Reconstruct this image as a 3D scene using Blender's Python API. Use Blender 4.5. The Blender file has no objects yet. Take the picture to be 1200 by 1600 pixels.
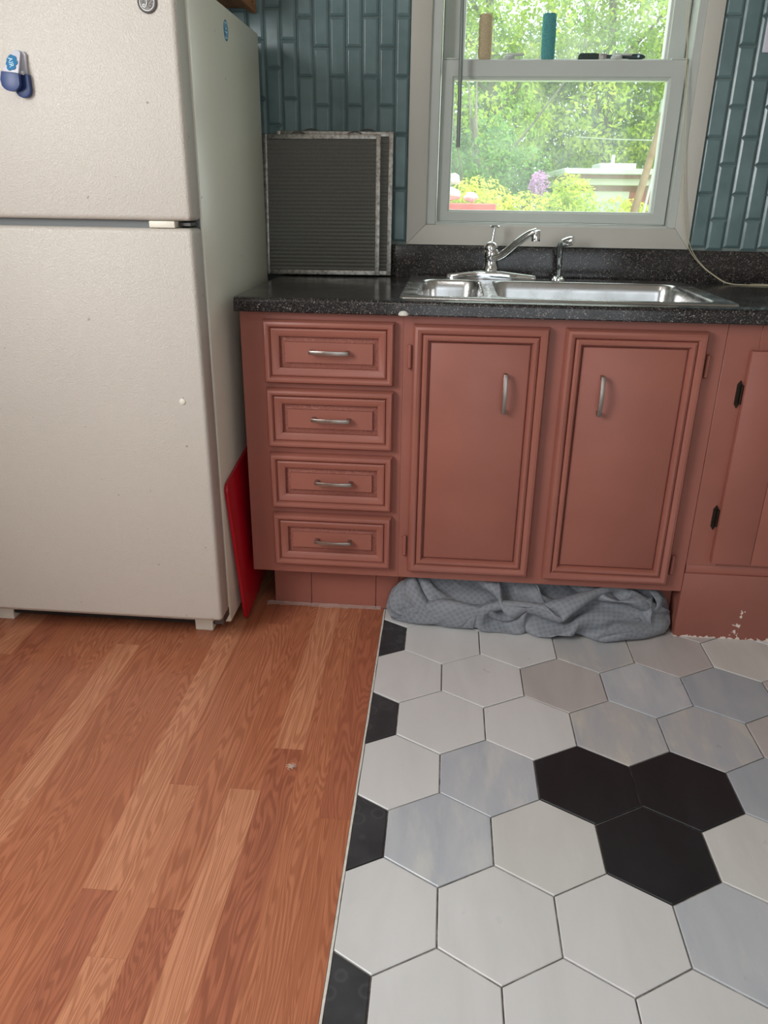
import bpy, bmesh, math, random
from math import sin, cos, pi, sqrt, radians
from mathutils import Vector, Matrix, noise

random.seed(7)
SC = bpy.context.scene
COL = SC.collection

# ------------------------------------------------------------------ camera
def look(loc, pitch, yaw, roll):
    fw = Vector((-sin(yaw)*cos(pitch), cos(yaw)*cos(pitch), sin(pitch)))
    r0 = Vector((cos(yaw), sin(yaw), 0.0))
    u0 = r0.cross(fw)
    rt = cos(roll)*r0 + sin(roll)*u0
    up = -sin(roll)*r0 + cos(roll)*u0
    m = Matrix((rt, up, -fw)).transposed().to_4x4()
    m.translation = loc
    return m
cam = bpy.data.cameras.new('camera')
cam.sensor_fit = 'VERTICAL'
cam.sensor_height = 24.0
cam.lens = 24.0*1197.8/1600.0
cam.clip_start = 0.02
cam.clip_end = 300
cam_o = bpy.data.objects.new('camera', cam)
COL.objects.link(cam_o)
cam_o.matrix_world = look((0.5327, -1.9499, 1.1452), -0.39013, 0.08082, 0.01484)
SC.camera = cam_o

# ------------------------------------------------------------------ light and exposure
SC.view_settings.view_transform = 'Standard'
SC.view_settings.look = 'None'
SC.view_settings.gamma = 1.0
SC.view_settings.use_curve_mapping = False
SC.view_settings.exposure = 0.0
W = bpy.data.worlds.new('sky')
SC.world = W
W.use_nodes = True
wn = W.node_tree.nodes
wn['Background'].inputs[0].default_value = (0.86, 0.94, 1.0, 1)
wn['Background'].inputs[1].default_value = 1.9

sun = bpy.data.lights.new('sun', 'SUN')
sun.energy = 6.5
sun.angle = radians(1.5)
sun.color = (1.0, 0.96, 0.86)
sun_o = bpy.data.objects.new('sun', sun)
COL.objects.link(sun_o)
sun_o.rotation_euler = Vector((-0.42, 0.36, -1.0)).to_track_quat('-Z', 'Y').to_euler()

def area(name, loc, direction, sx, sy, power, color):
    l = bpy.data.lights.new(name, 'AREA')
    l.shape = 'RECTANGLE'
    l.size, l.size_y, l.energy, l.color = sx, sy, power, color
    o = bpy.data.objects.new(name, l)
    COL.objects.link(o)
    o.location = loc
    o.rotation_euler = Vector(direction).to_track_quat('-Z', 'Z').to_euler()
    return o
# daylight coming in at the two openings of the room behind the photographer, and at the sink window
area('daylight_side_window', (-0.97, -1.72, 1.62), (1, 0.30, -0.2), 0.95, 1.0, 42, (1.0, 1.0, 0.99))
area('daylight_patio_door', (1.05, -3.52, 1.25), (0, 1, -0.05), 1.7, 2.0, 2, (1.0, 0.99, 0.97))
area('daylight_sink_window', (0.82, 0.80, 1.62), (0, -1, -0.35), 0.7, 1.0, 4, (0.95, 1.0, 0.97))

area('ceiling_fill_light', (0.35, -1.75, 2.385), (0, 0, -1), 0.30, 0.30, 4, (1.0, 0.98, 0.95))  # added fill from overhead; its lamp is a guess, out of view

# ------------------------------------------------------------------ mesh helpers
class MB:
    def __init__(self):
        self.v, self.f = [], []
    def add(self, vs, fs):
        n = len(self.v)
        self.v += [tuple(q) for q in vs]
        self.f += [tuple(n+i for i in q) for q in fs]
        return self
    def box(self, x0, x1, y0, y1, z0, z1):
        vs = [(x0,y0,z0),(x1,y0,z0),(x1,y1,z0),(x0,y1,z0),(x0,y0,z1),(x1,y0,z1),(x1,y1,z1),(x0,y1,z1)]
        return self.add(vs, [(0,3,2,1),(4,5,6,7),(0,1,5,4),(1,2,6,5),(2,3,7,6),(3,0,4,7)])
    def rings(self, rs, closed=True, cap0=True, cap1=True):
        n = len(rs[0])
        vs = [p for r in rs for p in r]
        fs = []
        for i in range(len(rs)-1):
            for j in range(n if closed else n-1):
                k = (j+1) % n
                fs.append((i*n+j, i*n+k, (i+1)*n+k, (i+1)*n+j))
        if cap0: fs.append(tuple(range(n-1, -1, -1)))
        if cap1: fs.append(tuple((len(rs)-1)*n+j for j in range(n)))
        return self.add(vs, fs)
    def tube(self, path, rad, n=10, cap=True, flat=None):
        P = [Vector(p) for p in path]
        R = rad if isinstance(rad, (list, tuple)) else [rad]*len(P)
        rs, up = [], None
        for i, p in enumerate(P):
            t = (P[min(i+1, len(P)-1)] - P[max(i-1, 0)]).normalized()
            if up is None:
                up = Vector((0,0,1)) if abs(t.z) < 0.9 else Vector((0,1,0))
            a = t.cross(up).normalized()
            up = a.cross(t).normalized()
            k = flat if flat else 1.0
            rs.append([p + a*cos(2*pi*j/n)*R[i] + up*sin(2*pi*j/n)*R[i]*k for j in range(n)])
        return self.rings(rs, True, cap, cap)
    def lathe(self, prof, c, n=24, axis='z', cap=True):
        rs = []
        for r, h in prof:
            ring = []
            for j in range(n):
                a = 2*pi*j/n
                q = (r*cos(a), r*sin(a), h) if axis == 'z' else ((r*cos(a), h, -r*sin(a)) if axis == 'y' else (h, r*cos(a), r*sin(a)))
                ring.append((c[0]+q[0], c[1]+q[1], c[2]+q[2]))
            rs.append(ring)
        return self.rings(rs, True, cap, cap)
    def prism(self, poly, lo, hi, axis='z'):
        def P(a, b, h):
            return (a, b, h) if axis == 'z' else ((a, h, b) if axis == 'y' else (h, a, b))
        return self.rings([[P(a, b, lo) for a, b in poly], [P(a, b, hi) for a, b in poly]])
    def mesh(self, name, bevel=0.0, seg=2, smooth=False, ang=40):
        me = bpy.data.meshes.new(name)
        me.from_pydata(self.v, [], self.f)
        bm = bmesh.new()
        bm.from_mesh(me)
        bmesh.ops.recalc_face_normals(bm, faces=bm.faces[:])
        if bevel > 0:
            es = [e for e in bm.edges if len(e.link_faces) == 2 and e.calc_face_angle(0) > radians(30)]
            bmesh.ops.bevel(bm, geom=es, offset=bevel, segments=seg, profile=0.5, affect='EDGES', clamp_overlap=True)
        if smooth or bevel > 0:
            for f in bm.faces: f.smooth = True
            for e in bm.edges:
                if len(e.link_faces) == 2 and e.calc_face_angle(0) > radians(ang): e.smooth = False
        bm.to_mesh(me)
        bm.free()
        return me
    def build(self, name, mat, parent=None, bevel=0.0, seg=2, smooth=False, ang=40):
        return link(name, self.mesh(name, bevel, seg, smooth, ang), mat, parent)

def link(name, me, mat, parent=None):
    if mat is not None and len(me.materials) == 0:
        me.materials.append(mat)
    o = bpy.data.objects.new(name, me)
    COL.objects.link(o)
    if parent is not None: attach(o, parent)
    return o
def wloc(o):
    p = Vector((0,0,0))
    while o is not None:
        p += o.location
        o = o.parent
    return p
def attach(o, parent):          # coordinates stay as written in world space
    o.parent = parent
    o.location = o.location - wloc(parent)
def tag(o, label=None, cat=None, group=None, kind=None):
    if label: o['label'] = label
    if cat: o['category'] = cat
    if group: o['group'] = group
    if kind: o['kind'] = kind
    return o
def thing(name, label, cat, loc=(0,0,0), group=None):
    o = bpy.data.objects.new(name, None)
    o.empty_display_size = 0.05
    COL.objects.link(o)
    o.location = loc
    return tag(o, label, cat, group)
def text_mesh(s, size, ext=0.0003):
    cu = bpy.data.curves.new('letters', 'FONT')
    cu.body, cu.size, cu.extrude, cu.align_x, cu.align_y = s, size, ext, 'CENTER', 'CENTER'
    o = bpy.data.objects.new('letters', cu)
    COL.objects.link(o)
    dg = bpy.context.evaluated_depsgraph_get()
    me = bpy.data.meshes.new_from_object(o.evaluated_get(dg))
    bpy.data.objects.remove(o)
    bpy.data.curves.remove(cu)
    return me
def rrect(x0, x1, y0, y1, r, n=6):
    pts = []
    for cx, cy, a0 in ((x1-r, y1-r, 0), (x0+r, y1-r, pi/2), (x0+r, y0+r, pi), (x1-r, y0+r, 3*pi/2)):
        for k in range(n+1):
            a = a0 + pi/2*k/n
            pts.append((cx + r*cos(a), cy + r*sin(a)))
    return pts
def catmull(P, n=8):
    P = [Vector(p) for p in P]
    out = []
    for i in range(len(P)-1):
        a, b, c, d = P[max(i-1,0)], P[i], P[i+1], P[min(i+2,len(P)-1)]
        for k in range(n):
            t = k/n
            out.append(0.5*((2*b)+(c-a)*t+(2*a-5*b+4*c-d)*t*t+(3*b-a-3*c+d)*t**3))
    out.append(P[-1])
    return out

# ------------------------------------------------------------------ materials
def lin(r, g, b):
    f = lambda c: (c/255/12.92) if c/255 <= 0.04045 else ((c/255+0.055)/1.055)**2.4
    return (f(r), f(g), f(b), 1)
class Mat:
    def __init__(self, name, col=(0.5,0.5,0.5,1), rough=0.5, metal=0.0, spec=0.5):
        self.m = bpy.data.materials.new(name)
        self.m.use_nodes = True
        self.t = self.m.node_tree
        self.b = self.t.nodes['Principled BSDF']
        self.b.inputs['Base Color'].default_value = col
        self.b.inputs['Roughness'].default_value = rough
        self.b.inputs['Metallic'].default_value = metal
        self.b.inputs['Specular IOR Level'].default_value = spec
    def n(self, typ, **kw):
        nd = self.t.nodes.new(typ)
        for k, v in kw.items(): setattr(nd, k, v)
        return nd
    def L(self, a, b): self.t.links.new(a, b)
    def pos(self, scale=(1,1,1), kind='Position', rot=(0,0,0)):
        if kind == 'Position': s = self.n('ShaderNodeNewGeometry').outputs['Position']
        else: s = self.n('ShaderNodeTexCoord').outputs[kind]
        mp = self.n('ShaderNodeMapping')
        mp.inputs['Scale'].default_value = scale
        mp.inputs['Rotation'].default_value = rot
        self.L(s, mp.inputs['Vector'])
        return mp.outputs['Vector']
    def noise(self, vec, scale, detail=3, rough=0.5, dist=0.0):
        nd = self.n('ShaderNodeTexNoise')
        nd.inputs['Scale'].default_value = scale
        nd.inputs['Detail'].default_value = detail
        nd.inputs['Roughness'].default_value = rough
        nd.inputs['Distortion'].default_value = dist
        self.L(vec, nd.inputs['Vector'])
        return nd.outputs['Fac']
    def ramp(self, fac, stops, interp='LINEAR'):
        nd = self.n('ShaderNodeValToRGB')
        nd.color_ramp.interpolation = interp
        el = nd.color_ramp.elements
        while len(el) < len(stops): el.new(0.5)
        for e, (p, c) in zip(el, stops):
            e.position = p
            e.color = c if not isinstance(c, (int, float)) else (c, c, c, 1)
        self.L(fac, nd.inputs['Fac'])
        return nd.outputs['Color']
    def mix(self, fac, a, b, mode='MIX'):
        nd = self.n('ShaderNodeMix', data_type='RGBA', blend_type=mode)
        for inp, v in ((nd.inputs['Factor'], fac), (nd.inputs['A'], a), (nd.inputs['B'], b)):
            if hasattr(v, 'is_output') or hasattr(v, 'links'): self.L(v, inp)
            else: inp.default_value = v
        return nd.outputs['Result']
    def math(self, op, a, b=0.0):
        nd = self.n('ShaderNodeMath', operation=op)
        for inp, v in ((nd.inputs[0], a), (nd.inputs[1], b)):
            if hasattr(v, 'links'): self.L(v, inp)
            else: inp.default_value = v
        return nd.outputs[0]
    def color(self, c): self.L(c, self.b.inputs['Base Color']); return self
    def rough(self, c): self.L(c, self.b.inputs['Roughness']); return self
    def bump(self, h, strength=0.2, dist=0.002):
        nd = self.n('ShaderNodeBump')
        nd.inputs['Strength'].default_value = strength
        nd.inputs['Distance'].default_value = dist
        self.L(h, nd.inputs['Height'])
        self.L(nd.outputs['Normal'], self.b.inputs['Normal'])
        return self

def simple(name, col, rough=0.5, metal=0.0, spec=0.5, var=0.0, vs=8.0):
    M = Mat(name, col, rough, metal, spec)
    if var:
        f = M.noise(M.pos(), vs, 4)
        M.color(M.ramp(f, [(0.3, tuple(c*(1-var) for c in col[:3])+(1,)), (0.7, tuple(min(1, c*(1+var)) for c in col[:3])+(1,))]))
    return M

def paint_material():
    M = Mat('terracotta_paint', rough=0.42, spec=0.4)
    p = M.pos()
    f = M.noise(p, 5, 4)
    c = M.ramp(f, [(0.3, lin(144,88,76)), (0.7, lin(154,95,82))])
    g = M.noise(M.pos((30,30,4)), 12, 3)
    M.color(c)
    h = M.mix(0.5, M.noise(p, 260, 2), g)
    M.bump(h, 0.18, 0.0015)
    return M.m
PAINT = paint_material()
def rough_paint_material():          # brushy, flaked paint in the drawer grooves
    M = Mat('crusty_terracotta_paint', rough=0.5, spec=0.35)
    p = M.pos()
    f = M.noise(p, 5, 4)
    M.color(M.ramp(f, [(0.3, lin(144,88,76)), (0.7, lin(154,95,82))]))
    M.bump(M.ramp(M.noise(p, 170, 4, 0.7), [(0.45, 0.0), (0.6, 1.0)]), 0.5, 0.003)
    return M.m
CRUST = rough_paint_material()
def chipped_material():
    M = Mat('chipped_terracotta_paint', rough=0.45, spec=0.4)
    p = M.pos()
    c = M.ramp(M.noise(p, 5, 4), [(0.3, lin(136,83,71)), (0.7, lin(146,89,77))])
    sx = M.n('ShaderNodeSeparateXYZ'); M.L(M.n('ShaderNodeNewGeometry').outputs['Position'], sx.inputs[0])
    z, x = sx.outputs['Z'], sx.outputs['X']
    low = M.math('MULTIPLY', M.math('SUBTRACT', 0.010, z), 30.0)
    dx = M.math('ABSOLUTE', M.math('SUBTRACT', M.math('ADD', x, M.math('MULTIPLY', z, -0.12)), 1.366))
    spot = M.math('MULTIPLY', M.math('MULTIPLY', M.math('SUBTRACT', 0.020, dx), 9.0), M.math('LESS_THAN', z, 0.10))
    n = M.noise(p, 75, 3, 0.55)
    a = M.math('ADD', n, M.math('MAXIMUM', low, -0.6))
    b = M.math('ADD', n, M.math('MAXIMUM', M.math('SUBTRACT', spot, M.math('MULTIPLY', M.math('GREATER_THAN', z, 0.095), 5.0)), -0.6))
    fac = M.math('GREATER_THAN', M.math('MAXIMUM', a, M.math('SUBTRACT', b, 0.06)), 0.66)
    M.color(M.mix(fac, c, lin(216,200,190)))
    M.bump(M.noise(p, 200, 2), 0.15, 0.0015)
    return M.m
CHIPPED = chipped_material()
DARK_IN = simple('cabinet_inside_dark', lin(62,40,34), 0.8).m

def enamel(name, col, scale, strength):
    M = Mat(name, col, 0.27, 0.0, 0.5)
    p = M.pos()
    h = M.noise(p, scale, 3, 0.6, 0.6)
    M.bump(h, strength, 0.002)
    c = M.ramp(M.noise(p, 3, 3), [(0.3, tuple(c*0.97 for c in col[:3])+(1,)), (0.7, col)])
    sp = M.ramp(M.noise(p, 48, 2, 0.4), [(0.765, 0.0), (0.80, 0.6)])
    M.color(M.mix(sp, c, lin(110,100,92)))
    return M.m
FRIDGE = enamel('almond_pebbled_enamel', lin(196,189,180), 270, 0.75)
FRIDGE_SIDE = enamel('almond_smooth_enamel', lin(222,218,204), 400, 0.04)
GREY_RUBBER = simple('grey_gasket', lin(104,108,108), 0.6).m
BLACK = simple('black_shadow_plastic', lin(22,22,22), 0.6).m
IVORY = simple('ivory_plastic', lin(226,220,206), 0.45).m

def tile_wall_material():
    M = Mat('teal_glazed_tile', rough=0.22, spec=0.5)
    p = M.pos()
    r = M.n('ShaderNodeObjectInfo').outputs['Random']
    a = M.ramp(r, [(0.0, lin(88,110,112)), (0.5, lin(94,118,119)), (1.0, lin(102,124,126))])
    b = M.mix(M.ramp(M.noise(p, 14, 3), [(0.35, 0.0), (0.7, 0.45)]), a, lin(122,146,148))
    M.color(b)
    M.bump(M.noise(p, 30, 2), 0.10, 0.004)
    return M.m
WALLTILE = tile_wall_material()
GROUT_W = simple('teal_grey_grout', lin(122,134,130), 0.85, var=0.15, vs=40).m

def granite():
    M = Mat('dark_speckled_laminate', rough=0.16, spec=0.5)
    p = M.pos()
    v = M.n('ShaderNodeTexVoronoi'); v.inputs['Scale'].default_value = 480
    M.L(p, v.inputs['Vector'])
    sp = M.n('ShaderNodeSeparateColor'); M.L(v.outputs['Color'], sp.inputs[0])
    c = M.ramp(sp.outputs[0], [(0.0, lin(26,25,26)), (0.55, lin(44,42,42)), (0.70, lin(70,66,64)), (0.88, lin(108,101,98)), (0.97, lin(150,142,138))], 'CONSTANT')
    d = M.mix(M.ramp(M.noise(p, 120, 3), [(0.4, 0.0), (0.62, 0.7)]), c, lin(34,32,33))
    M.color(d)
    M.rough(M.ramp(M.noise(p, 9, 4), [(0.3, 0.12), (0.7, 0.26)]))
    return M.m
GRANITE = granite()

def steel(name, rough, col=(0.50,0.50,0.50,1), aniso=(4,200,4)):
    M = Mat(name, col, rough, 1.0)
    f = M.noise(M.pos(aniso), 5, 3)
    M.rough(M.ramp(f, [(0.3, rough*0.8), (0.7, rough*1.25)]))
    return M.m
STEEL = steel('brushed_stainless_steel', 0.24, (0.60,0.60,0.60,1), (3,3,3))
CHROME = Mat('chrome', (0.78,0.79,0.80,1), 0.06, 1.0).m
NICKEL = steel('brushed_nickel', 0.34, (0.36,0.31,0.28,1), (40,40,40))
DARKBRASS = Mat('blackened_brass', lin(52,42,34), 0.4, 0.8).m

def alu():
    M = Mat('scuffed_aluminium', (0.6,0.6,0.58,1), 0.42, 0.8)
    p = M.pos((1,1,1))
    f = M.noise(p, 90, 4, 0.7)
    M.color(M.ramp(f, [(0.3, lin(110,106,100)), (0.5, lin(168,164,158)), (0.75, lin(205,202,198))]))
    return M.m
ALU = alu()
def meshpanel():
    M = Mat('grey_filter_mesh', rough=0.55, metal=0.4)
    p = M.pos((1,1,1), 'Object')
    br = M.n('ShaderNodeTexVoronoi'); br.inputs['Scale'].default_value = 420
    M.L(p, br.inputs['Vector'])
    M.color(M.ramp(br.outputs['Distance'], [(0.2, lin(128,128,121)), (0.6, lin(110,110,104))]))
    M.bump(br.outputs['Distance'], 0.15, 0.002)
    return M.m
FILTERMESH = meshpanel()

def trimwhite(name, col):
    M = Mat(name, col, 0.42, 0.0, 0.4)
    p = M.pos()
    M.color(M.ramp(M.noise(p, 6, 4), [(0.25, tuple(c*0.93 for c in col[:3])+(1,)), (0.7, col)]))
    M.bump(M.noise(M.pos((8,8,60)), 4, 3), 0.05, 0.002)
    return M.m
TRIM = trimwhite('off_white_painted_wood', lin(190,187,178))
VINYL = trimwhite('white_vinyl', lin(186,191,185))
def glassmat():
    M = Mat('dusty_window_glass')
    t = M.t
    out = t.nodes['Material Output']
    tr = M.n('ShaderNodeBsdfTransparent')
    tr.inputs[0].default_value = (0.97, 1.0, 0.98, 1)
    gl = M.n('ShaderNodeBsdfGlossy'); gl.inputs['Roughness'].default_value = 0.02
    tl = M.n('ShaderNodeBsdfTranslucent'); tl.inputs[0].default_value = (0.95, 1.0, 0.92, 1)
    m1 = M.n('ShaderNodeMixShader'); m1.inputs[0].default_value = 0.03
    m2 = M.n('ShaderNodeMixShader')
    d = M.ramp(M.noise(M.pos((1,1,1)), 9, 5, 0.7), [(0.35, 0.03), (0.75, 0.11)])
    M.L(d, m2.inputs[0])
    M.L(tr.outputs[0], m1.inputs[1]); M.L(gl.outputs[0], m1.inputs[2])
    M.L(m1.outputs[0], m2.inputs[1]); M.L(tl.outputs[0], m2.inputs[2])
    M.L(m2.outputs[0], out.inputs['Surface'])
    return M.m
GLASS = glassmat()

def wood(name, a, b, dark, seed):
    M = Mat(name, rough=0.36, spec=0.45)
    obj = M.n('ShaderNodeTexCoord').outputs['Object']
    rnd = M.n('ShaderNodeObjectInfo').outputs['Random']
    off = M.n('ShaderNodeCombineXYZ')
    M.L(M.math('MULTIPLY', rnd, 37.0), off.inputs[0]); M.L(M.math('MULTIPLY', rnd, 91.0), off.inputs[1])
    add = M.n('ShaderNodeVectorMath', operation='ADD')
    M.L(obj, add.inputs[0]); M.L(off.outputs[0], add.inputs[1])
    mp = M.n('ShaderNodeMapping'); mp.inputs['Scale'].default_value = (1.0, 0.085, 1.0)
    M.L(add.outputs[0], mp.inputs['Vector'])
    v = mp.outputs['Vector']
    # cathedral figure: growth rings cut at a shallow angle
    warp = M.noise(v, 9.0, 3, 0.5, 0.4)
    wv = M.math('SINE', M.math('MULTIPLY', M.math('ADD', warp, M.math('MULTIPLY', M.noise(v, 34, 2), 0.05)), 300.0))
    ringf = M.ramp(M.math('MULTIPLY', M.math('ADD', wv, 1.0), 0.5), [(0.25, 0.0), (0.8, 1.0)])
    mp2 = M.n('ShaderNodeMapping'); mp2.inputs['Scale'].default_value = (1.0, 0.012, 1.0)
    M.L(add.outputs[0], mp2.inputs['Vector'])
    pores = M.ramp(M.noise(mp2.outputs['Vector'], 620, 3, 0.7), [(0.42, 0.0), (0.60, 1.0)])
    tone = M.mix(rnd, a, b)
    c = M.mix(M.math('MULTIPLY', ringf, 0.50), tone, dark)
    c = M.mix(M.math('MULTIPLY', pores, 0.45), c, dark)
    c = M.mix(M.ramp(M.noise(v, 5, 2), [(0.3, 0.0), (0.8, 0.25)]), c, b)
    M.color(c)
    M.rough(M.ramp(M.noise(M.pos(), 6, 4), [(0.3, 0.30), (0.7, 0.44)]))
    M.bump(pores, 0.05, 0.001)
    return M.m
WOODS = [wood('oak_laminate_mid', lin(192,126,94), lin(182,114,82), lin(130,70,46), 1),
         wood('oak_laminate_pale', lin(206,144,110), lin(198,134,100), lin(146,86,58), 2),
         wood('oak_laminate_red', lin(178,110,82), lin(170,102,76), lin(122,66,46), 3)]

def hexmat(name, a, b, mott, rough=0.34, light=None):
    M = Mat(name, rough=rough, spec=0.45)
    rnd = M.n('ShaderNodeObjectInfo').outputs['Random']
    p = M.pos((1.0, 1.0, 1.0), rot=(0, 0, 0.6))
    st = M.pos((3.2, 0.9, 1.0), rot=(0, 0, 0.55))
    f = M.noise(st, mott, 5, 0.6, 0.6)
    c = M.ramp(f, [(0.32, a), (0.66, b)])
    if light: c = M.mix(M.ramp(M.noise(st, mott*1.7, 4, 0.6), [(0.52, 0.0), (0.70, 0.55)]), c, light)
    c = M.mix(M.math('MULTIPLY', rnd, 0.35), c, b)
    M.color(c)
    M.rough(M.ramp(M.noise(p, 14, 4), [(0.3, rough*0.8), (0.7, rough*1.25)]))
    M.bump(M.noise(p, 60, 3), 0.05, 0.002)
    return M.m
HEX = dict(w=hexmat('matt_white_cement_tile', lin(199,198,197), lin(209,208,208), 3),
           g=hexmat('pale_blue_grey_cement_tile', lin(166,171,180), lin(188,190,194), 4, light=lin(208,206,200)),
           b=hexmat('blue_beige_cement_tile', lin(164,168,176), lin(186,182,178), 4, light=lin(206,200,186)),
           t=hexmat('taupe_cement_tile', lin(172,166,164), lin(186,180,178), 3),
           d=hexmat('dull_blue_grey_cement_tile', lin(152,159,168), lin(172,175,180), 4),
           e=hexmat('warm_white_cement_tile', lin(194,192,189), lin(204,203,200), 3, light=lin(210,209,206)),
           k=hexmat('black_cement_tile', lin(26,27,30), lin(33,34,38), 5, 0.42))
def smearblack():
    M = Mat('black_tile_with_grout_rings', rough=0.5, spec=0.4)
    p = M.pos()
    v = M.n('ShaderNodeTexVoronoi', feature='F1'); v.inputs['Scale'].default_value = 22
    M.L(p, v.inputs['Vector'])
    ring = M.ramp(v.outputs['Distance'], [(0.30, 0.0), (0.36, 0.6), (0.42, 0.0)])
    c = M.ramp(M.noise(p, 16, 4), [(0.3, lin(44,44,47)), (0.7, lin(62,62,65))])
    M.color(M.mix(M.math('MULTIPLY', ring, 0.35), c, lin(104,104,106)))
    return M.m
HEXSMEAR = smearblack()
def groutmat():
    M = Mat('grey_floor_grout', rough=0.85)
    p = M.pos()
    M.color(M.ramp(M.noise(p, 22, 5, 0.7), [(0.35, lin(84,80,77)), (0.5, lin(120,114,109)), (0.68, lin(176,170,164))]))
    M.bump(M.noise(p, 120, 3), 0.5, 0.003)
    return M.m
GROUT_F = groutmat()
PLASTER = simple('warm_grey_plaster', lin(172,166,156), 0.8, var=0.04, vs=3).m
CAULK = simple('grubby_white_caulk', lin(208,204,196), 0.6, var=0.12, vs=60).m

def clothmat():
    M = Mat('grey_embossed_fabric', rough=0.62, spec=0.35)
    uv = M.n('ShaderNodeTexCoord').outputs['UV']
    mp = M.n('ShaderNodeMapping'); mp.inputs['Scale'].default_value = (72, 72, 1); mp.inputs['Rotation'].default_value = (0,0,0.35)
    M.L(uv, mp.inputs['Vector'])
    v = M.n('ShaderNodeTexVoronoi'); v.inputs['Scale'].default_value = 1.0; v.inputs['Randomness'].default_value = 0.15
    M.L(mp.outputs[0], v.inputs['Vector'])
    d = M.ramp(v.outputs['Distance'], [(0.25, lin(116,119,126)), (0.5, lin(129,133,140))])
    c = M.mix(M.ramp(M.noise(M.pos(), 11, 3), [(0.35, 0.0), (0.7, 0.5)]), d, lin(136,138,142))
    M.color(c)
    M.bump(v.outputs['Distance'], 0.08, 0.002)
    return M.m
CLOTH = clothmat()
RED = Mat('glossy_red_plastic', lin(178,12,34), 0.3, 0.0, 0.5).m
WHITE_PL = simple('white_plastic', lin(200,200,210), 0.4).m
NAVY = simple('navy_plastic', lin(34,58,112), 0.4).m
BLUE = simple('blue_print', lin(28,112,160), 0.45).m
PALEBLUE = simple('pale_blue_print', lin(196,224,236), 0.45).m
PEWTER = Mat('dark_pewter', lin(92,90,88), 0.45, 0.6).m
PEWTER_L = Mat('bright_pewter', lin(168,166,162), 0.35, 0.7).m
CORDMAT = simple('cream_cord', lin(192,184,158), 0.7).m
GREYROD = simple('grey_translucent_acrylic', lin(118,126,122), 0.3).m
def fuzzy(name, a, b):
    M = Mat(name, rough=0.95, spec=0.1)
    p = M.pos()
    M.color(M.ramp(M.noise(p, 420, 3, 0.7), [(0.35, a), (0.65, b)]))
    M.bump(M.noise(p, 500, 2), 0.9, 0.004)
    return M.m
FUZZ_TAN = fuzzy('tan_roller_nap', lin(178,160,126), lin(216,200,168))
FUZZ_TEAL = fuzzy('teal_roller_nap', lin(70,134,136), lin(112,178,176))
BRISTLE = fuzzy('charcoal_bristles', lin(50,60,58), lin(82,92,88))
BRUSHBLK = simple('dark_brush_handle', lin(50,64,66), 0.35).m

# exterior
def leafmat(name, a, b, trans=0.5):
    M = Mat(name, rough=0.6)
    t = M.t
    out = t.nodes['Material Output']
    p = M.pos()
    c = M.ramp(M.noise(p, 1.1, 4, 0.65), [(0.32, a), (0.68, b)])
    df = M.n('ShaderNodeBsdfDiffuse'); tl = M.n('ShaderNodeBsdfTranslucent'); mx = M.n('ShaderNodeMixShader')
    M.L(c, df.inputs[0]); M.L(c, tl.inputs[0]); mx.inputs[0].default_value = trans
    M.L(df.outputs[0], mx.inputs[1]); M.L(tl.outputs[0], mx.inputs[2]); M.L(mx.outputs[0], out.inputs['Surface'])
    return M.m
LEAF1 = leafmat('fresh_green_leaves', lin(116,166,62), lin(206,220,88))
LEAF2 = leafmat('cool_green_leaves', lin(78,132,84), lin(146,184,98))
LEAF3 = leafmat('yellow_green_leaves', lin(168,196,70), lin(222,226,112))
LEAF4 = leafmat('lilac_flowers', lin(186,132,196), lin(222,176,222))
BARK = simple('grey_brown_bark', lin(104,98,88), 0.9, var=0.25, vs=5).m
LAWN = simple('lawn_green', lin(120,150,70), 0.95, var=0.2, vs=2).m
PALEWALL = simple('pale_siding', lin(222,216,210), 0.7, var=0.06, vs=3).m
ROOFGREY = simple('grey_roofing', lin(186,190,188), 0.7, var=0.1, vs=3).m
BRICKRED = simple('red_brick_paint', lin(170,92,84), 0.8, var=0.12, vs=4).m
MAROON = simple('maroon_trim', lin(140,90,84), 0.7).m
STONE = simple('pale_stone', lin(206,206,206), 0.8, var=0.15, vs=6).m
POLEWOOD = simple('weathered_pole_wood', lin(150,122,98), 0.85, var=0.2, vs=9).m
REDPAINT = simple('red_painted_boards', lin(220,84,84), 0.6, var=0.08, vs=6).m

# ================================================================== SETTING
WY = 0.624            # face of the sink wall (grout plane)
XL, XR, YF, ZC = -1.0, 2.35, -3.6, 2.45

def struct(name, mb, mat, parent=None, **k):
    o = mb.build(name, mat, parent, **k)
    if parent is None: o['kind'] = 'structure'
    return o

# ---- floor : mortar bed with hexagonal tiles on one side, oak strips on the other
floor = struct('floor', MB().box(XL-0.1, XR+0.1, YF-0.1, WY+0.1, -0.06, -0.0035), GROUT_F)
TH = 0.0085
EDGE0 = 0.3790        # x of the wood edge at y=-0.6
def edge_x(y): return EDGE0 - TH*(y+0.6)

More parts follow.
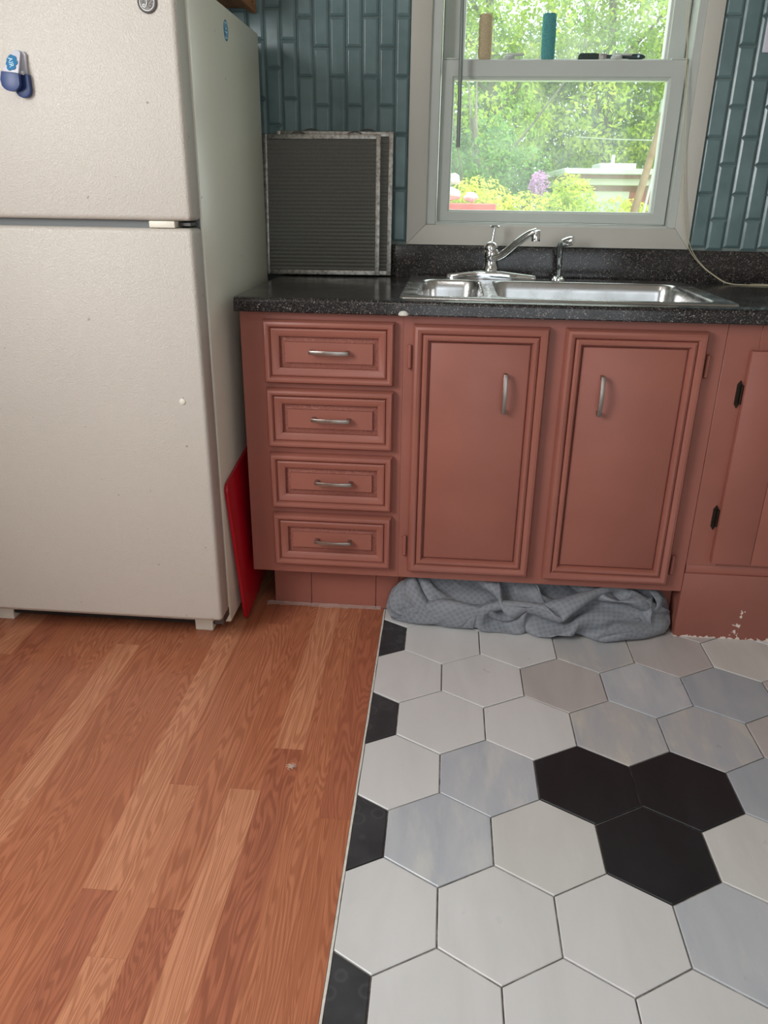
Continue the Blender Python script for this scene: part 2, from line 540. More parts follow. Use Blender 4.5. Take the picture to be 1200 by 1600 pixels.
def clip(poly, a, b, c):       # keep a*x+b*y<=c
    out = []
    for i, p in enumerate(poly):
        q = poly[(i+1) % len(poly)]
        dp, dq = a*p[0]+b*p[1]-c, a*q[0]+b*q[1]-c
        if dp <= 0: out.append(p)
        if dp*dq < 0:
            t = dp/(dp-dq)
            out.append((p[0]+(q[0]-p[0])*t, p[1]+(q[1]-p[1])*t))
    return out
def inset_poly(poly, d):
    n = len(poly); out = []
    for i in range(n):
        p0, p1, p2 = Vector(poly[i-1]), Vector(poly[i]), Vector(poly[(i+1) % n])
        e1, e2 = (p1-p0).normalized(), (p2-p1).normalized()
        n1, n2 = Vector((-e1.y, e1.x)), Vector((-e2.y, e2.x))
        k = max(0.35, 1+n1.dot(n2))
        out.append(tuple(p1 + (n1+n2)*(d/k)))
    return out
def tile_mesh(poly, z0=-0.008, z1=0.0, ch=0.0016):
    q = inset_poly(poly, ch)
    m = MB()
    m.rings([[(x, y, z0) for x, y in poly], [(x, y, z1-ch*0.8) for x, y in poly], [(x, y, z1) for x, y in q]], True, False, True)
    return m.mesh('hexagonal_tile')
HW, HR = 0.2062, 0.2062/sqrt(3)
TCOL = {(-3,-1):'w',(-3,0):'w',(-3,1):'w',(-3,2):'b',(-3,3):'t',(-3,4):'w',
        (-2,-1):'s',(-2,0):'w',(-2,1):'w',(-2,2):'b',(-2,3):'t',(-2,4):'e',
        (-1,-1):'w',(-1,0):'w',(-1,1):'t',(-1,2):'g',(-1,3):'d',(-1,4):'t',
        (0,-1):'s',(0,0):'w',(0,1):'w',(0,2):'b',(0,3):'b',(0,4):'t',
        (1,-1):'w',(1,0):'g',(1,1):'k',(1,2):'k',(1,3):'d',(1,4):'w',
        (2,-1):'s',(2,0):'g',(2,1):'e',(2,2):'k',(2,3):'e',(2,4):'g',
        (3,-1):'w',(3,0):'w',(3,1):'w',(3,2):'g',(3,3):'w',
        (4,-1):'s',(4,0):'w',(4,1):'w',(4,2):'w',(4,3):'w'}
full_cache = {}
hexv = [((HR-0.0016)*cos(radians(90+60*k)), (HR-0.0016)*sin(radians(90+60*k))) for k in range(6)]
for j in range(-4, 12):
    for i in range(-3, 10):
        lx, ly = HW*(i+0.5*(j % 2)), -j*1.5*HR
        cx = cos(0.0067)*lx - sin(0.0067)*ly + 0.5538
        cy = sin(0.0067)*lx + cos(0.0067)*ly - 0.4511
        poly = [(cx + cos(0.0067)*a - sin(0.0067)*b, cy + sin(0.0067)*a + cos(0.0067)*b) for a, b in hexv]
        n0 = len(poly)
        p2 = clip(poly, -1, -TH, -(edge_x(0)+0.0065))
        p2 = clip(p2, 0, 1, 0.062)
        p2 = clip(p2, 1, 0, XR) if p2 else p2
        p2 = clip(p2, 0, -1, -YF) if p2 else p2
        if len(p2) < 3: continue
        area2 = abs(sum(p2[k][0]*p2[(k+1) % len(p2)][1]-p2[(k+1) % len(p2)][0]*p2[k][1] for k in range(len(p2))))/2
        if area2 < 0.0003: continue
        c = TCOL.get((j, i), random.choice('wwwegtb') if i >= 0 else ('s' if j % 2 == 0 else 'w'))
        mat = HEXSMEAR if c == 's' else HEX[c]
        full = abs(area2 - 1.5*sqrt(3)*(HR-0.0016)**2) < 1e-6
        if full:
            if c not in full_cache:
                full_cache[c] = tile_mesh([(x-cx, y-cy) for x, y in poly])
            me = full_cache[c]
        else:
            me = tile_mesh([(x-cx, y-cy) for x, y in p2])
        o = link('hexagonal_tile', me, mat)
        o.location = (cx, cy, random.uniform(-0.0006, 0.0006))
        o.rotation_euler = (random.uniform(-0.002, 0.002), random.uniform(-0.002, 0.002), 0)
        attach(o, floor)

# oak strips; known end joints of the photographed strips first, the rest staggered
PW = 0.065
ends = {0:[-0.785], 2:[-0.589], 3:[-0.722], 5:[-0.722,-1.118], 6:[-0.992], 8:[-0.581], 12:[-0.284], 15:[-0.292],
        1:[-0.12,-1.42], 4:[-0.06,-1.02], 7:[-0.33,-1.28], 9:[-0.99], 10:[-0.21,-0.80], 11:[-0.66], 13:[-0.60], 14:[-0.80]}
tone = {(0,0):2,(0,1):0,(1,0):0,(1,1):0,(2,0):1,(2,1):2,(3,0):0,(3,1):1,(4,1):0,(4,2):2,(5,0):0,(5,1):1,(5,2):1,(6,0):1,(6,1):2,(7,1):0,(8,0):0,(8,1):0,(12,1):2}
plank_cache = {}
for k in range(0, 22):
    x1 = EDGE0 - PW*k; x0 = x1 - PW
    if x0 < XL: break
    es = sorted(ends.get(k, [-0.3-0.37*(k % 3)]), reverse=True)
    y = WY if x0 < 0.02 else 0.066
    cuts = [y] + es
    while cuts[-1] > YF + 0.4: cuts.append(cuts[-1] - random.choice((0.62, 0.78, 0.95, 1.1)))
    cuts[-1] = YF
    for s in range(len(cuts)-1):
        ya, yb = cuts[s+1]+0.0001, cuts[s]-0.0001
        key = round(yb-ya, 3)
        if key not in plank_cache:
            h = (yb-ya)/2
            plank_cache[key] = MB().box(-PW/2+0.00004, PW/2-0.00004, -h, h, -0.006, 0.0008).mesh('floor_plank')
        me = plank_cache[key].copy() if True else None
        mt = WOODS[tone.get((k, s), random.choice((0,0,0,1,2)))]
        o = link('floor_plank', me, mt)
        yc = (ya+yb)/2
        o.location = ((x0+x1)/2 - TH*(yc+0.6), yc, 0.0)
        o.rotation_euler = (0, 0, TH)
        attach(o, floor)
es = MB()
pth = []
rng = random.Random(3)
y = 0.06
while y > YF:
    w = 0.0032 + 0.0012*noise.noise(Vector((0, y*14, 2)))
    pth.append((y, edge_x(y)+0.0008, edge_x(y)+0.0015+w*1.15)); y -= 0.02
es.rings([[(a, y, 0.0006), (b, y, 0.0006), (b, y, -0.006), (a, y, -0.006)] for y, a, b in pth])
es.build('caulk_strip', CAULK, floor)

# ---- walls
OX0, OX1, OZ0, OZ1 = 0.443, 1.2036, 1.067, 2.02     # window opening
def wall_with_hole(name, mat, x0, x1, z0, z1, hx0, hx1, hz0, hz1, y0, y1, axis='y'):
    m = MB()
    def b(a0, a1, c0, c1):
        if axis == 'y': m.box(a0, a1, y0, y1, c0, c1)
        else: m.box(y0, y1, a0, a1, c0, c1)
    b(x0, hx0, z0, z1); b(hx1, x1, z0, z1); b(hx0, hx1, z0, hz0); b(hx0, hx1, hz1, z1)
    return struct(name, m, mat)
wall_back = wall_with_hole('wall_back', GROUT_W, XL, XR, 0, ZC, OX0, OX1, OZ0, OZ1, WY, WY+0.16)
wall_left = wall_with_hole('wall_left', PLASTER, YF, WY, 0, ZC, -2.30, -1.14, 1.00, 2.25, XL-0.1, XL, 'x')
wall_front = wall_with_hole('wall_front', PLASTER, XL, XR, 0, ZC, 0.15, 1.95, 0.02, 2.15, YF-0.1, YF)
struct('wall_right', MB().box(XR, XR+0.1, YF, WY, 0, ZC), PLASTER)
struct('ceiling', MB().box(XL-0.1, XR+0.1, YF-0.1, WY+0.16, ZC, ZC+0.1), PLASTER)
def frame_mb(a0, a1, c0, c1, w, d0, d1, axis):
    m = MB()
    def b(p0, p1, q0, q1):
        if axis == 'y': m.box(p0, p1, d0, d1, q0, q1)
        else: m.box(d0, d1, p0, p1, q0, q1)
    b(a0, a0+w, c0, c1); b(a1-w, a1, c0, c1); b(a0+w, a1-w, c0, c0+w); b(a0+w, a1-w, c1-w, c1)
    return m
struct('window_2', frame_mb(-2.30, -1.14, 1.00, 2.25, 0.05, XL-0.09, XL-0.02, 'x'), VINYL)
struct('door_1', frame_mb(0.15, 1.95, 0.02, 2.15, 0.06, YF-0.09, YF-0.02, 'y'), VINYL)

# wall tiles (2 x 6 inch, glazed, bevelled, set upright in a running bond)
tile_cache = {}
def wall_tile(x0, x1, z0, z1):
    g = 0.0013
    w, h = x1-x0-2*g, z1-z0-2*g
    if w < 0.006 or h < 0.006: return
    key = (round(w, 4), round(h, 4))
    if key not in tile_cache:
        b = min(0.0065, w*0.3, h*0.3)
        def R(i, y): return [(-w/2+i, y, -h/2+i), (w/2-i, y, -h/2+i), (w/2-i, y, h/2-i), (-w/2+i, y, h/2-i)]
        tile_cache[key] = MB().rings([R(0, 0), R(0, -0.0045), R(b*0.35, -0.0062), R(b, -0.009), R(b+0.001, -0.0092)], True, False, True).mesh('wall_tile')
    o = link('wall_tile', tile_cache[key], WALLTILE)
    o.location = ((x0+x1)/2, WY, (z0+z1)/2)
    o.rotation_euler = (random.uniform(-0.004, 0.004), 0, random.uniform(-0.006, 0.006))
    attach(o, wall_back)
TP, TZ = 0.0483, 0.1525
def column(x0, x1, zj, zmin, zmax):
    z = zj
    while z > zmin: z -= TZ
    while z < zmax:
        a, b = max(z, zmin), min(z+TZ, zmax)
        wall_tile(x0, x1, a, b); z += TZ
for k in range(-7, 9):
    x0 = -0.0492 + TP*k
    x1 = min(x0+TP, 0.381)
    zj = (1.6242 if k % 2 == 0 else 1.5473)
    if k == 0: zj = 1.6467
    if k == 1: zj = 1.5656
    if k in (-2, -1): zj += 0.018
    column(x0, x1, zj, 0.914 if k < 0 else 1.0065, 2.05)
xe = [1.2535, 1.3045, 1.3555, 1.4065, 1.4575, 1.5085, 1.5595, 1.6105, 1.6615, 1.7125, 1.7635, 1.8145, 1.8655, 1.9165, 1.9675]
for k in range(14):
    column(xe[k], xe[k+1], 1.6233 if k % 2 == 0 else 1.5516, 1.0065, 2.05)

# ---- window
win = thing('window_1', None, None, (0.82, WY, OZ0))
win['kind'] = 'structure'
CY = WY-0.016
m = MB()      # casing boards with mitred corners
co = (0.383, 1.2512, 1.0075, 2.08); ci = (0.443, 1.2036, 1.067, 2.02)
def casing(a, b, c, d, name):
    mb = MB()
    mb.rings([[(q[0], y, q[1]) for q in (a, b, c, d)] for y in (WY-0.001, CY)])
    mb.build(name, TRIM, win, 0.002, 2)
casing((co[0], co[2]), (co[1], co[2]), (ci[1], ci[2]), (ci[0], ci[2]), 'casing_board')
casing((co[0], co[2]), (ci[0], ci[2]), (ci[0], ci[3]), (co[0], co[3]), 'casing_board')
casing((co[1], co[2]), (co[1], co[3]), (ci[1], ci[3]), (ci[1], ci[2]), 'casing_board')
casing((co[0], co[3]), (ci[0], ci[3]), (ci[1], ci[3]), (co[1], co[3]), 'casing_board')
m = MB()      # jamb liner
m.box(ci[0]-0.002, 0.4725, WY-0.006, WY+0.13, ci[2], ci[3]); m.box(1.1815, ci[1]+0.002, WY-0.006, WY+0.13, ci[2], ci[3])
m.box(0.4725, 1.1815, WY-0.006, WY+0.13, ci[2]-0.002, 1.074); m.box(0.4725, 1.1815, WY-0.006, WY+0.13, 1.995, ci[3])
m.build('jamb', VINYL, win, 0.0015, 1)
def sash(x0, x1, z0, z1, gx0, gx1, gz0, gz1, y0, y1, name):
    mb = MB()
    prof = [(0.0, y0), (0.0, y0)]
    def ring(f, y): return [(x0+(gx0-x0)*f, y, z0+(gz0-z0)*f), (x1-(x1-gx1)*f, y, z0+(gz0-z0)*f), (x1-(x1-gx1)*f, y, z1-(z1-gz1)*f), (x0+(gx0-x0)*f, y, z1-(z1-gz1)*f)]
    mb.rings([ring(0, y1), ring(0, y0+0.003), ring(0.06, y0), ring(0.82, y0), ring(0.86, y0+0.004), ring(0.97, y0+0.006), ring(1.0, y0+0.012), ring(1.0, y1)], True, False, False)
    s = mb.build(name, VINYL, win)
    MB().box(gx0-0.004, gx1+0.004, (y0+y1)/2+0.002, (y0+y1)/2+0.006, gz0-0.004, gz1+0.004).build('pane', GLASS, s)
    return s
low = sash(0.4748, 1.1790, 1.0755, 1.5215, 0.5140, 1.1310, 1.1110, 1.4680, WY+0.020, WY+0.055, 'lower_sash')
upp = sash(0.4748, 1.1790, 1.4850, 1.9940, 0.5400, 1.1200, 1.5300, 1.9450, WY+0.062, WY+0.097, 'upper_sash')
for xa, xb in ((0.4760, 0.5220), (1.1330, 1.1780)):
    MB().box(xa, xb, WY+0.021, WY+0.053, 1.5215, 1.5255).build('tilt_latch', VINYL, low, 0.001, 1)
def sash_lock(x, swing):
    mb = MB()
    mb.prism(rrect(x-0.034, x+0.034, WY+0.026, WY+0.050, 0.009, 4), 1.5215, 1.5240)
    mb.lathe([(0.0175, 0.0), (0.0165, 0.0075), (0.012, 0.0095)], (x, WY+0.040, 1.5240), 20)
    o = mb.build('sash_lock', VINYL, low, 0, 2, True, 50)
    MB().prism(rrect(x-0.012, x+0.044, WY+0.034, WY+0.047, 0.006, 4), 1.5335, 1.5390).build('lock_lever', VINYL, o, 0.001, 1)
sash_lock(0.6700, 1)
sash_lock(0.9800, 1)

# ================================================================== OBJECTS
# ---- unseen ceiling lamp, added for general fill light
cl_ = thing('ceiling_fill_lamp', 'unseen round flush ceiling lamp added for fill light', 'lamp', (0.35, -1.75, ZC))
MB().lathe([(0.19, 0.0), (0.19, -0.03), (0.175, -0.045), (0.165, -0.045), (0.16, -0.005)], (0.35, -1.75, ZC), 32, 'z', False).build('lamp_ring', VINYL, cl_, 0, 2, True)

# ---- cabinets
def panel_front(name, x0, x1, z0, z1, prof, mat, parent, crust=None):
    m = MB()
    def R(i, y): return [(x0+i, y, z0+i), (x1-i, y, z0+i), (x1-i, y, z1-i), (x0+i, y, z1-i)]
    m.rings([R(i, y) for i, y in prof])
    o = m.build(name, mat, parent, 0, 2, True, 32)
    if crust:
        o.data.materials.append(CRUST)
        lo, hi = crust
        for f in o.data.polygons:
            cc = f.center
            ins = min(cc.x-x0, x1-cc.x, cc.z-z0, z1-cc.z)
            if lo < ins < hi: f.material_index = 1
    return o
def pull(xc, zc, y, vertical, parent, L=0.102):
    m = MB()
    n = 14
    rs = []
    for k in range(n+1):
        t = -1+2*k/n
        bow = 0.020 + 0.008*(1-t*t)
        hw = 0.0045 + 0.0012*(1-t*t)
        if vertical: c = Vector((xc, y-bow, zc+t*L/2)); a = Vector((1,0,0))
        else: c = Vector((xc+t*L/2, y-bow, zc)); a = Vector((0,0,1))
        b = Vector((0,1,0))
        rs.append([c-a*hw-b*0.0022, c+a*hw-b*0.0022, c+a*hw+b*0.0022, c-a*hw+b*0.0022])
    m.rings(rs)
    for s in (-1, 1):
        e = s*(L/2-0.0055)
        if vertical: m.box(xc-0.0042, xc+0.0042, y-0.021, y+0.0006, zc+e-0.0048, zc+e+0.0048)
        else: m.box(xc+e-0.0048, xc+e+0.0048, y-0.021, y+0.0006, zc-0.0042, zc+0.0042)
    o = m.build('handle', NICKEL, parent, 0.0009, 2)
    o['label'] = 'brushed nickel bow handle'
    return o
def leaf_hinge(x, z0, z1, mat, parent, dark=False, s=1):
    m = MB()
    m.tube([(x, -0.0075, z0), (x, -0.0075, z1)], 0.0052, 10)
    for q in (z0, z1): m.lathe([(0.0052, -0.001), (0.0035, 0.002 if q == z1 else -0.004)], (x, -0.0075, q), 10)
    m.box(min(x, x-s*0.010), max(x, x-s*0.010), -0.0035, 0.0, z0+0.004, z1-0.004)
    if dark:
        for q in (0.012, 0.5*(z1-z0), (z1-z0)-0.012): m.lathe([(0.0026, -0.0055), (0.0018, -0.0035)], (x-s*0.006, 0, z0+q), 8, 'y')
    return m.build('hinge', mat, parent, 0, 2, True)

ZB, ZT = 0.1438, 0.8750
CABY = WY-0.004
def carcass(x0, x1, z0, z1, parent, left_panel=True):
    m = MB()
    m.box(x0, x0+0.016, 0.019, CABY, z0, z1); m.box(x1-0.016, x1, 0.019, CABY, z0, z1)
    m.box(x0+0.016, x1-0.016, 0.019, CABY, z0, z0+0.016); m.box(x0+0.016, x1-0.016, CABY-0.008, CABY, z0+0.016, z1)
    return m.build('carcass', PAINT, parent)
DP = [(0.0, 0.0), (0.0, -0.0120), (0.0015, -0.0185), (0.0050, -0.0238), (0.0100, -0.0258), (0.0150, -0.0242), (0.0185, -0.0200), (0.0200, -0.0150),
      (0.0212, -0.0205), (0.0250, -0.0222), (0.0320, -0.0200), (0.0405, -0.0150), (0.0412, -0.0045), (0.0435, -0.0045), (0.0540, -0.0095), (0.0550, -0.0140)]
dc = thing('drawer_cabinet', 'terracotta painted cabinet with four stacked drawers beside the refrigerator', 'cabinet', (0.2, 0.1, 0))
carcass(0.0005, 0.4165, ZB, ZT, dc)
m = MB()
DZ = [(0.6945, 0.8562), (0.5215, 0.6810), (0.3475, 0.5045), (0.1743, 0.3304)]
m.box(0.0, 0.078, 0.0, 0.019, ZB, ZT); m.box(0.382, 0.417, 0.0, 0.019, ZB, ZT)
m.box(0.078, 0.382, 0.0, 0.019, 0.842, ZT); m.box(0.078, 0.382, 0.0, 0.019, ZB, 0.188)
for a, b in zip(DZ[:-1], DZ[1:]): m.box(0.078, 0.382, 0.0, 0.019, b[1]-0.014, a[0]+0.014)
m.build('face_frame', PAINT, dc)
for i, (a, b) in enumerate(DZ):
    x0 = 0.0612 + 0.0018*i
    dr = panel_front('drawer', x0, 0.3965, a, b, DP, PAINT, dc, (0.042, 0.0552))
    xc = (0.231, 0.2337, 0.239, 0.2353)[i]; zc = (0.7795, 0.6035, 0.4285, 0.2545)[i]
    pull(xc, zc, -0.0136, False, dr)
for xa, xb in ((0.0440, 0.1540), (0.1550, 0.3480), (0.3490, 0.4165)):
    MB().box(xa, xb, 0.066, 0.080, 0.0, ZB).build('toe_kick_board', PAINT, dc, 0.001, 1)

sc = thing('sink_cabinet', 'terracotta painted cabinet with two tall panelled doors under the sink', 'cabinet', (0.8, 0.1, 0))
carcass(0.4175, 1.2040, ZB, ZT, sc)
m = MB()
m.box(0.4175, 0.462, 0.0, 0.019, ZB, ZT); m.box(0.758, 0.838, 0.0, 0.019, ZB, ZT); m.box(1.140, 1.2040, 0.0, 0.019, ZB, ZT)
m.box(0.462, 0.758, 0.0, 0.019, 0.835, ZT); m.box(0.838, 1.140, 0.0, 0.019, 0.835, ZT)
m.box(0.462, 0.758, 0.0, 0.019, ZB, 0.188); m.box(0.838, 1.140, 0.0, 0.019, ZB, 0.188)
m.build('face_frame', PAINT, sc)
OP = [(0.0, 0.0), (0.0, -0.0120), (0.0015, -0.0190), (0.0055, -0.0250), (0.0115, -0.0275), (0.0175, -0.0255), (0.0220, -0.0205), (0.0240, -0.0150),
      (0.0252, -0.0210), (0.0305, -0.0240), (0.0365, -0.0225), (0.0402, -0.0170), (0.0412, -0.0065), (0.0428, -0.0065), (0.0445, -0.0120), (0.0480, -0.0138)]
d1 = panel_front('cabinet_door', 0.4430, 0.7789, 0.1715, 0.8537, OP, PAINT, sc)
pull(0.6775, 0.6885, -0.0134, True, d1)
d2 = panel_front('cabinet_door', 0.8184, 1.1580, 0.1690, 0.8537, OP, PAINT, sc)
pull(0.9160, 0.6910, -0.0134, True, d2)
leaf_hinge(0.4345, 0.7440, 0.8000, PAINT, d1)
leaf_hinge(0.4345, 0.2180, 0.2740, PAINT, d1)
leaf_hinge(1.1670, 0.7430, 0.7960, PAINT, d2, s=-1)
leaf_hinge(1.1670, 0.2000, 0.2530, PAINT, d2, s=-1)
MB().box(0.4175, 1.2030, 0.066, 0.080, 0.0, ZB).build('toe_kick_board', PAINT, sc, 0.001, 1)

cc = thing('corner_cabinet', 'terracotta painted end cabinet with black hinges and chipped base board', 'cabinet', (1.5, 0.1, 0))
m = MB()
CX0, CX1 = 1.2055, 1.95
m.box(CX0, CX0+0.016, 0.019, CABY, 0.0, ZT); m.box(CX1-0.016, CX1, 0.019, CABY, 0.0, ZT); m.box(CX0+0.016, CX1-0.016, CABY-0.008, CABY, 0.0, ZT)
m.box(CX0+0.016, CX1-0.016, 0.019, CABY-0.008, 0.21, 0.226)
m.build('carcass', PAINT, cc)
m = MB()
m.box(CX0, 1.285, 0.0, 0.019, 0.226, ZT); m.box(1.285, CX1, 0.0, 0.019, 0.795, ZT); m.box(1.75, CX1, 0.0, 0.019, 0.226, 0.795)
m.box(1.285, 1.75, 0.0, 0.019, 0.226, 0.2445)
m.build('face_frame', PAINT, cc, 0.0012, 1)
MB().box(CX0, CX1, -0.002, 0.019, 0.0, 0.2005).build('base_board', CHIPPED, cc, 0.002, 2)
MB().box(CX0+0.002, CX1, 0.003, 0.019, 0.2005, 0.226).build('rail', PAINT, cc, 0.002, 2)
cd = MB().box(1.2650, 1.3660, -0.019, -0.0005, 0.2405, 0.8115).build('cabinet_door', PAINT, cc, 0.002, 2)
for xa, xb in ((1.3668, 1.4680), (1.4688, 1.5700), (1.5708, 1.6720), (1.6728, 1.7740)):
    MB().box(xa, xb, -0.019, -0.0005, 0.2405, 0.8115).build('door_plank', PAINT, cd, 0.0015, 2)
def butterfly_hinge(z0, z1):
    zc, h = (z0+z1)/2, (z1-z0)/2
    m = MB()
    m.prism([(1.2500, zc-h*0.7), (1.2570, zc-h), (1.2620, zc-h*0.72), (1.2620, zc+h*0.72), (1.2570, zc+h), (1.2500, zc+h*0.7)], -0.0025, 0.0, 'y')
    m.tube([(1.2618, -0.0058, zc-h*0.66), (1.2618, -0.0058, zc+h*0.66)], 0.0034, 10)
    for q in (-0.5, 0, 0.5): m.lathe([(0.0024, -0.0040), (0.0016, -0.0024)], (1.2555, 0, zc+q*h), 8, 'y')
    o = m.build('hinge', DARKBRASS, cc, 0, 2, True)
    o['label'] = 'blackened metal hinge'
butterfly_hinge(0.6660, 0.7370)
butterfly_hinge(0.3330, 0.4040)

# ---- worktop
wt = thing('worktop', 'dark speckled laminate worktop running under the window', 'worktop', (0.9, 0.3, ZT))
CT = 0.9107
SX0, SX1, SY0, SY1 = 0.4017, 1.2340, 0.0240, 0.5890
HX0, HX1, HY0, HY1 = SX0+0.012, SX1-0.012, SY0+0.012, SY1-0.012
def front_profile(x):
    ZW = ZT+0.0007
    pr = [(HY0, ZW), (-0.028, ZW), (-0.0305, ZW+0.003)]
    r = 0.011
    for k in range(7):
        a = pi + pi/2*(-k/6)
        pr.append((-0.0305+r+r*cos(a), CT-r+r*sin(a)))
    pr.append((HY0, CT))
    return [(x, y, z) for y, z in pr]
m = MB()
m.rings([front_profile(-0.006), front_profile(1.98)])
m.box(-0.006, HX0, HY0, 0.606, ZT+0.0007, CT); m.box(HX1, 1.98, HY0, 0.606, ZT+0.0007, CT); m.box(HX0, HX1, HY1, 0.606, ZT+0.0007, CT)
m.build('slab', GRANITE, wt, 0, 2, True, 30)
MB().box(-0.006, 1.98, 0.6062, WY-0.0095, ZT+0.0007, 1.0055).build('upstand', GRANITE, wt, 0.003, 2)
bl = MB()
bl.lathe([(0.0015, -0.0058), (0.0072, -0.0048), (0.0112, -0.0024), (0.0125, 0.0)], (0.4175, -0.0303, 0.8790), 16, 'y')
bl.v = [(x, y, 0.8770+(z-0.8770)*(0.75 if z > 0.8770 else 0.2)) for x, y, z in bl.v]
o = bl.build('putty_dab', CAULK, wt, 0, 2, True)
o['label'] = 'dab of white putty on the worktop edge'

# ---- sink
sk = thing('double_sink', 'stainless steel drop-in sink with one small and one large bowl', 'sink', (0.82, 0.3, CT))
ZS = CT + 0.0042
def bowl_rings(x0, x1, y0, y1, r, ox0, ox1, oy0, oy1, depth):
    N = 8
    def R(d, z, rr): return [(x, y, z) for x, y in rrect(x0+d, x1-d, y0+d, y1-d, rr, N)]
    inner = R(0, ZS, r)
    outer = []
    k = 0
    for (cxn, cyn) in ((ox1, oy1), (ox0, oy1), (ox0, oy0), (ox1, oy0)):
        for q in range(N+1):
            outer.append((cxn, cyn))
    out = []
    # spread the outer corner points along the two adjacent edges so every quad stays planar and open
    for c in range(4):
        for q in range(N+1):
            p = inner[c*(N+1)+q]; cn = outer[c*(N+1)+q]
            f = q/N
            sxn = (ox0+ox1)/2; syn = (oy0+oy1)/2
            ax, ay = p[0], p[1]
            horiz_first = c in (0, 2)
            if f < 0.5: pt = (cn[0], ay if abs(ay-syn) < abs(cn[1]-syn) else cn[1]) if horiz_first else (ax, cn[1])
            elif f > 0.5: pt = (ax, cn[1]) if horiz_first else (cn[0], ay)
            else: pt = cn
            out.append((pt[0], pt[1], ZS))
    rs = [out, inner, R(0.003, ZS-0.0012, r-0.002), R(0.006, ZS-0.006, r-0.004), R(0.010, ZS-0.03, r-0.006),
          R(0.016, ZS-depth+0.03, r-0.008), R(0.026, ZS-depth+0.008, r-0.014), R(0.045, ZS-depth, r-0.024)]
    return rs
m = MB()
MID = 0.6330
e0, e1, e2, e3 = SX0+0.010, SX1-0.010, SY0+0.010, SY1-0.010
m.rings(bowl_rings(0.4390, 0.6180, 0.0530, 0.4900, 0.050, e0, MID, e2, e3, 0.17), True, False, True)
m.rings(bowl_rings(0.6480, 1.1920, 0.0530, 0.4900, 0.050, MID, e1, e2, e3, 0.19), True, False, True)
m.rings([[(x, y, z) for x, y in rrect(SX0+d, SX1-d, SY0+d, SY1-d, max(0.004, 0.016-d), 4)] for d, z in
         ((0.0, CT+0.0002), (0.0008, CT+0.0022), (0.0035, CT+0.0050), (0.0065, CT+0.0052), (0.0095, ZS+0.0002), (0.0112, ZS+0.0002))], True, False, False)
m.build('basin', STEEL, sk, 0, 2, True, 50)
for x, d in ((0.5285, 0.17), (0.92, 0.19)):
    MB().lathe([(0.050, 0.0004), (0.048, 0.0035), (0.040, 0.0030), (0.036, -0.004), (0.008, -0.005), (0.006, 0.004), (0.0005, 0.005)], (x, 0.27, ZS-d), 28).build('drain', CHROME, sk, 0, 2, True)

# ---- faucet
fa = thing('faucet', 'chrome single lever faucet with long angled spout behind the sink', 'faucet', (0.65, 0.54, ZS))
FX, FY = 0.6495, 0.542
z0 = ZS
plate = [(0.5150, FY-0.022), (0.5350, FY-0.030), (FX-0.03, FY-0.036), (FX+0.03, FY-0.036), (0.7700, FY-0.030), (0.7880, FY-0.022), (0.7880, FY+0.020), (0.7700, FY+0.026), (0.5350, FY+0.026), (0.5150, FY+0.020)]
m = MB()
def pl(z, s): 
    q = []
    for x, y in plate:
        k = 1-abs(x-FX)/0.14
        q.append((FX+(x-FX)*(1-0.05*s), FY+(y-FY)*(1-0.25*s), z0+0.0006+z*(0.45+0.55*max(0, k))))
    return q
m.rings([pl(0, 0), pl(0.018, 0), pl(0.024, 0.15), pl(0.028, 0.5)])
m.build('deck_plate', CHROME, fa, 0.0012, 2)
MB().lathe([(0.024, 0.0), (0.0235, 0.016), (0.0205, 0.020), (0.0200, 0.042), (0.0225, 0.046), (0.0225, 0.062), (0.0190, 0.068), (0.0140, 0.074)], (FX, FY, z0+0.018), 28).build('body', CHROME, fa, 0, 2, True)
hub = MB()
hub.lathe([(0.012, 0.0), (0.0205, 0.006), (0.0215, 0.014), (0.016, 0.024), (0.007, 0.029), (0.001, 0.030)], (FX-0.003, FY, z0+0.080), 20)
hb = hub.build('lever_hub', CHROME, fa, 0, 2, True)
MB().tube([(FX-0.001, FY, z0+0.098), (FX+0.002, FY, z0+0.125), (FX+0.0045, FY, z0+0.149)], [0.0052, 0.0036, 0.0042], 10).build('lever', CHROME, hb, 0, 2, True)
MB().lathe([(0.002, -0.004), (0.013, -0.003), (0.0155, 0.0), (0.013, 0.003), (0.002, 0.0042)], (FX+0.005, FY, z0+0.152), 22).build('lever_knob', CHROME, hb, 0, 2, True)
sp = catmull([(FX+0.006, FY-0.010, 0.9760), (0.6815, 0.515, 0.9880), (0.7170, 0.482, 1.0225), (0.7440, 0.462, 1.0450), (0.7610, 0.452, 1.0545), (0.7700, 0.450, 1.0560)], 6)
nn = len(sp)
s1 = MB().tube(sp, [0.0125-0.0030*(i/(nn-1))+ (0.002 if i > nn-5 else 0) for i in range(nn)], 14).build('spout', CHROME, fa, 0, 2, True)
MB().lathe([(0.0125, 0.0), (0.0130, 0.004), (0.0130, 0.020), (0.0118, 0.022), (0.0118, 0.030), (0.0100, 0.031)], (0.7705, 0.450, 1.0310), 20).build('aerator', CHROME, s1, 0, 2, True)

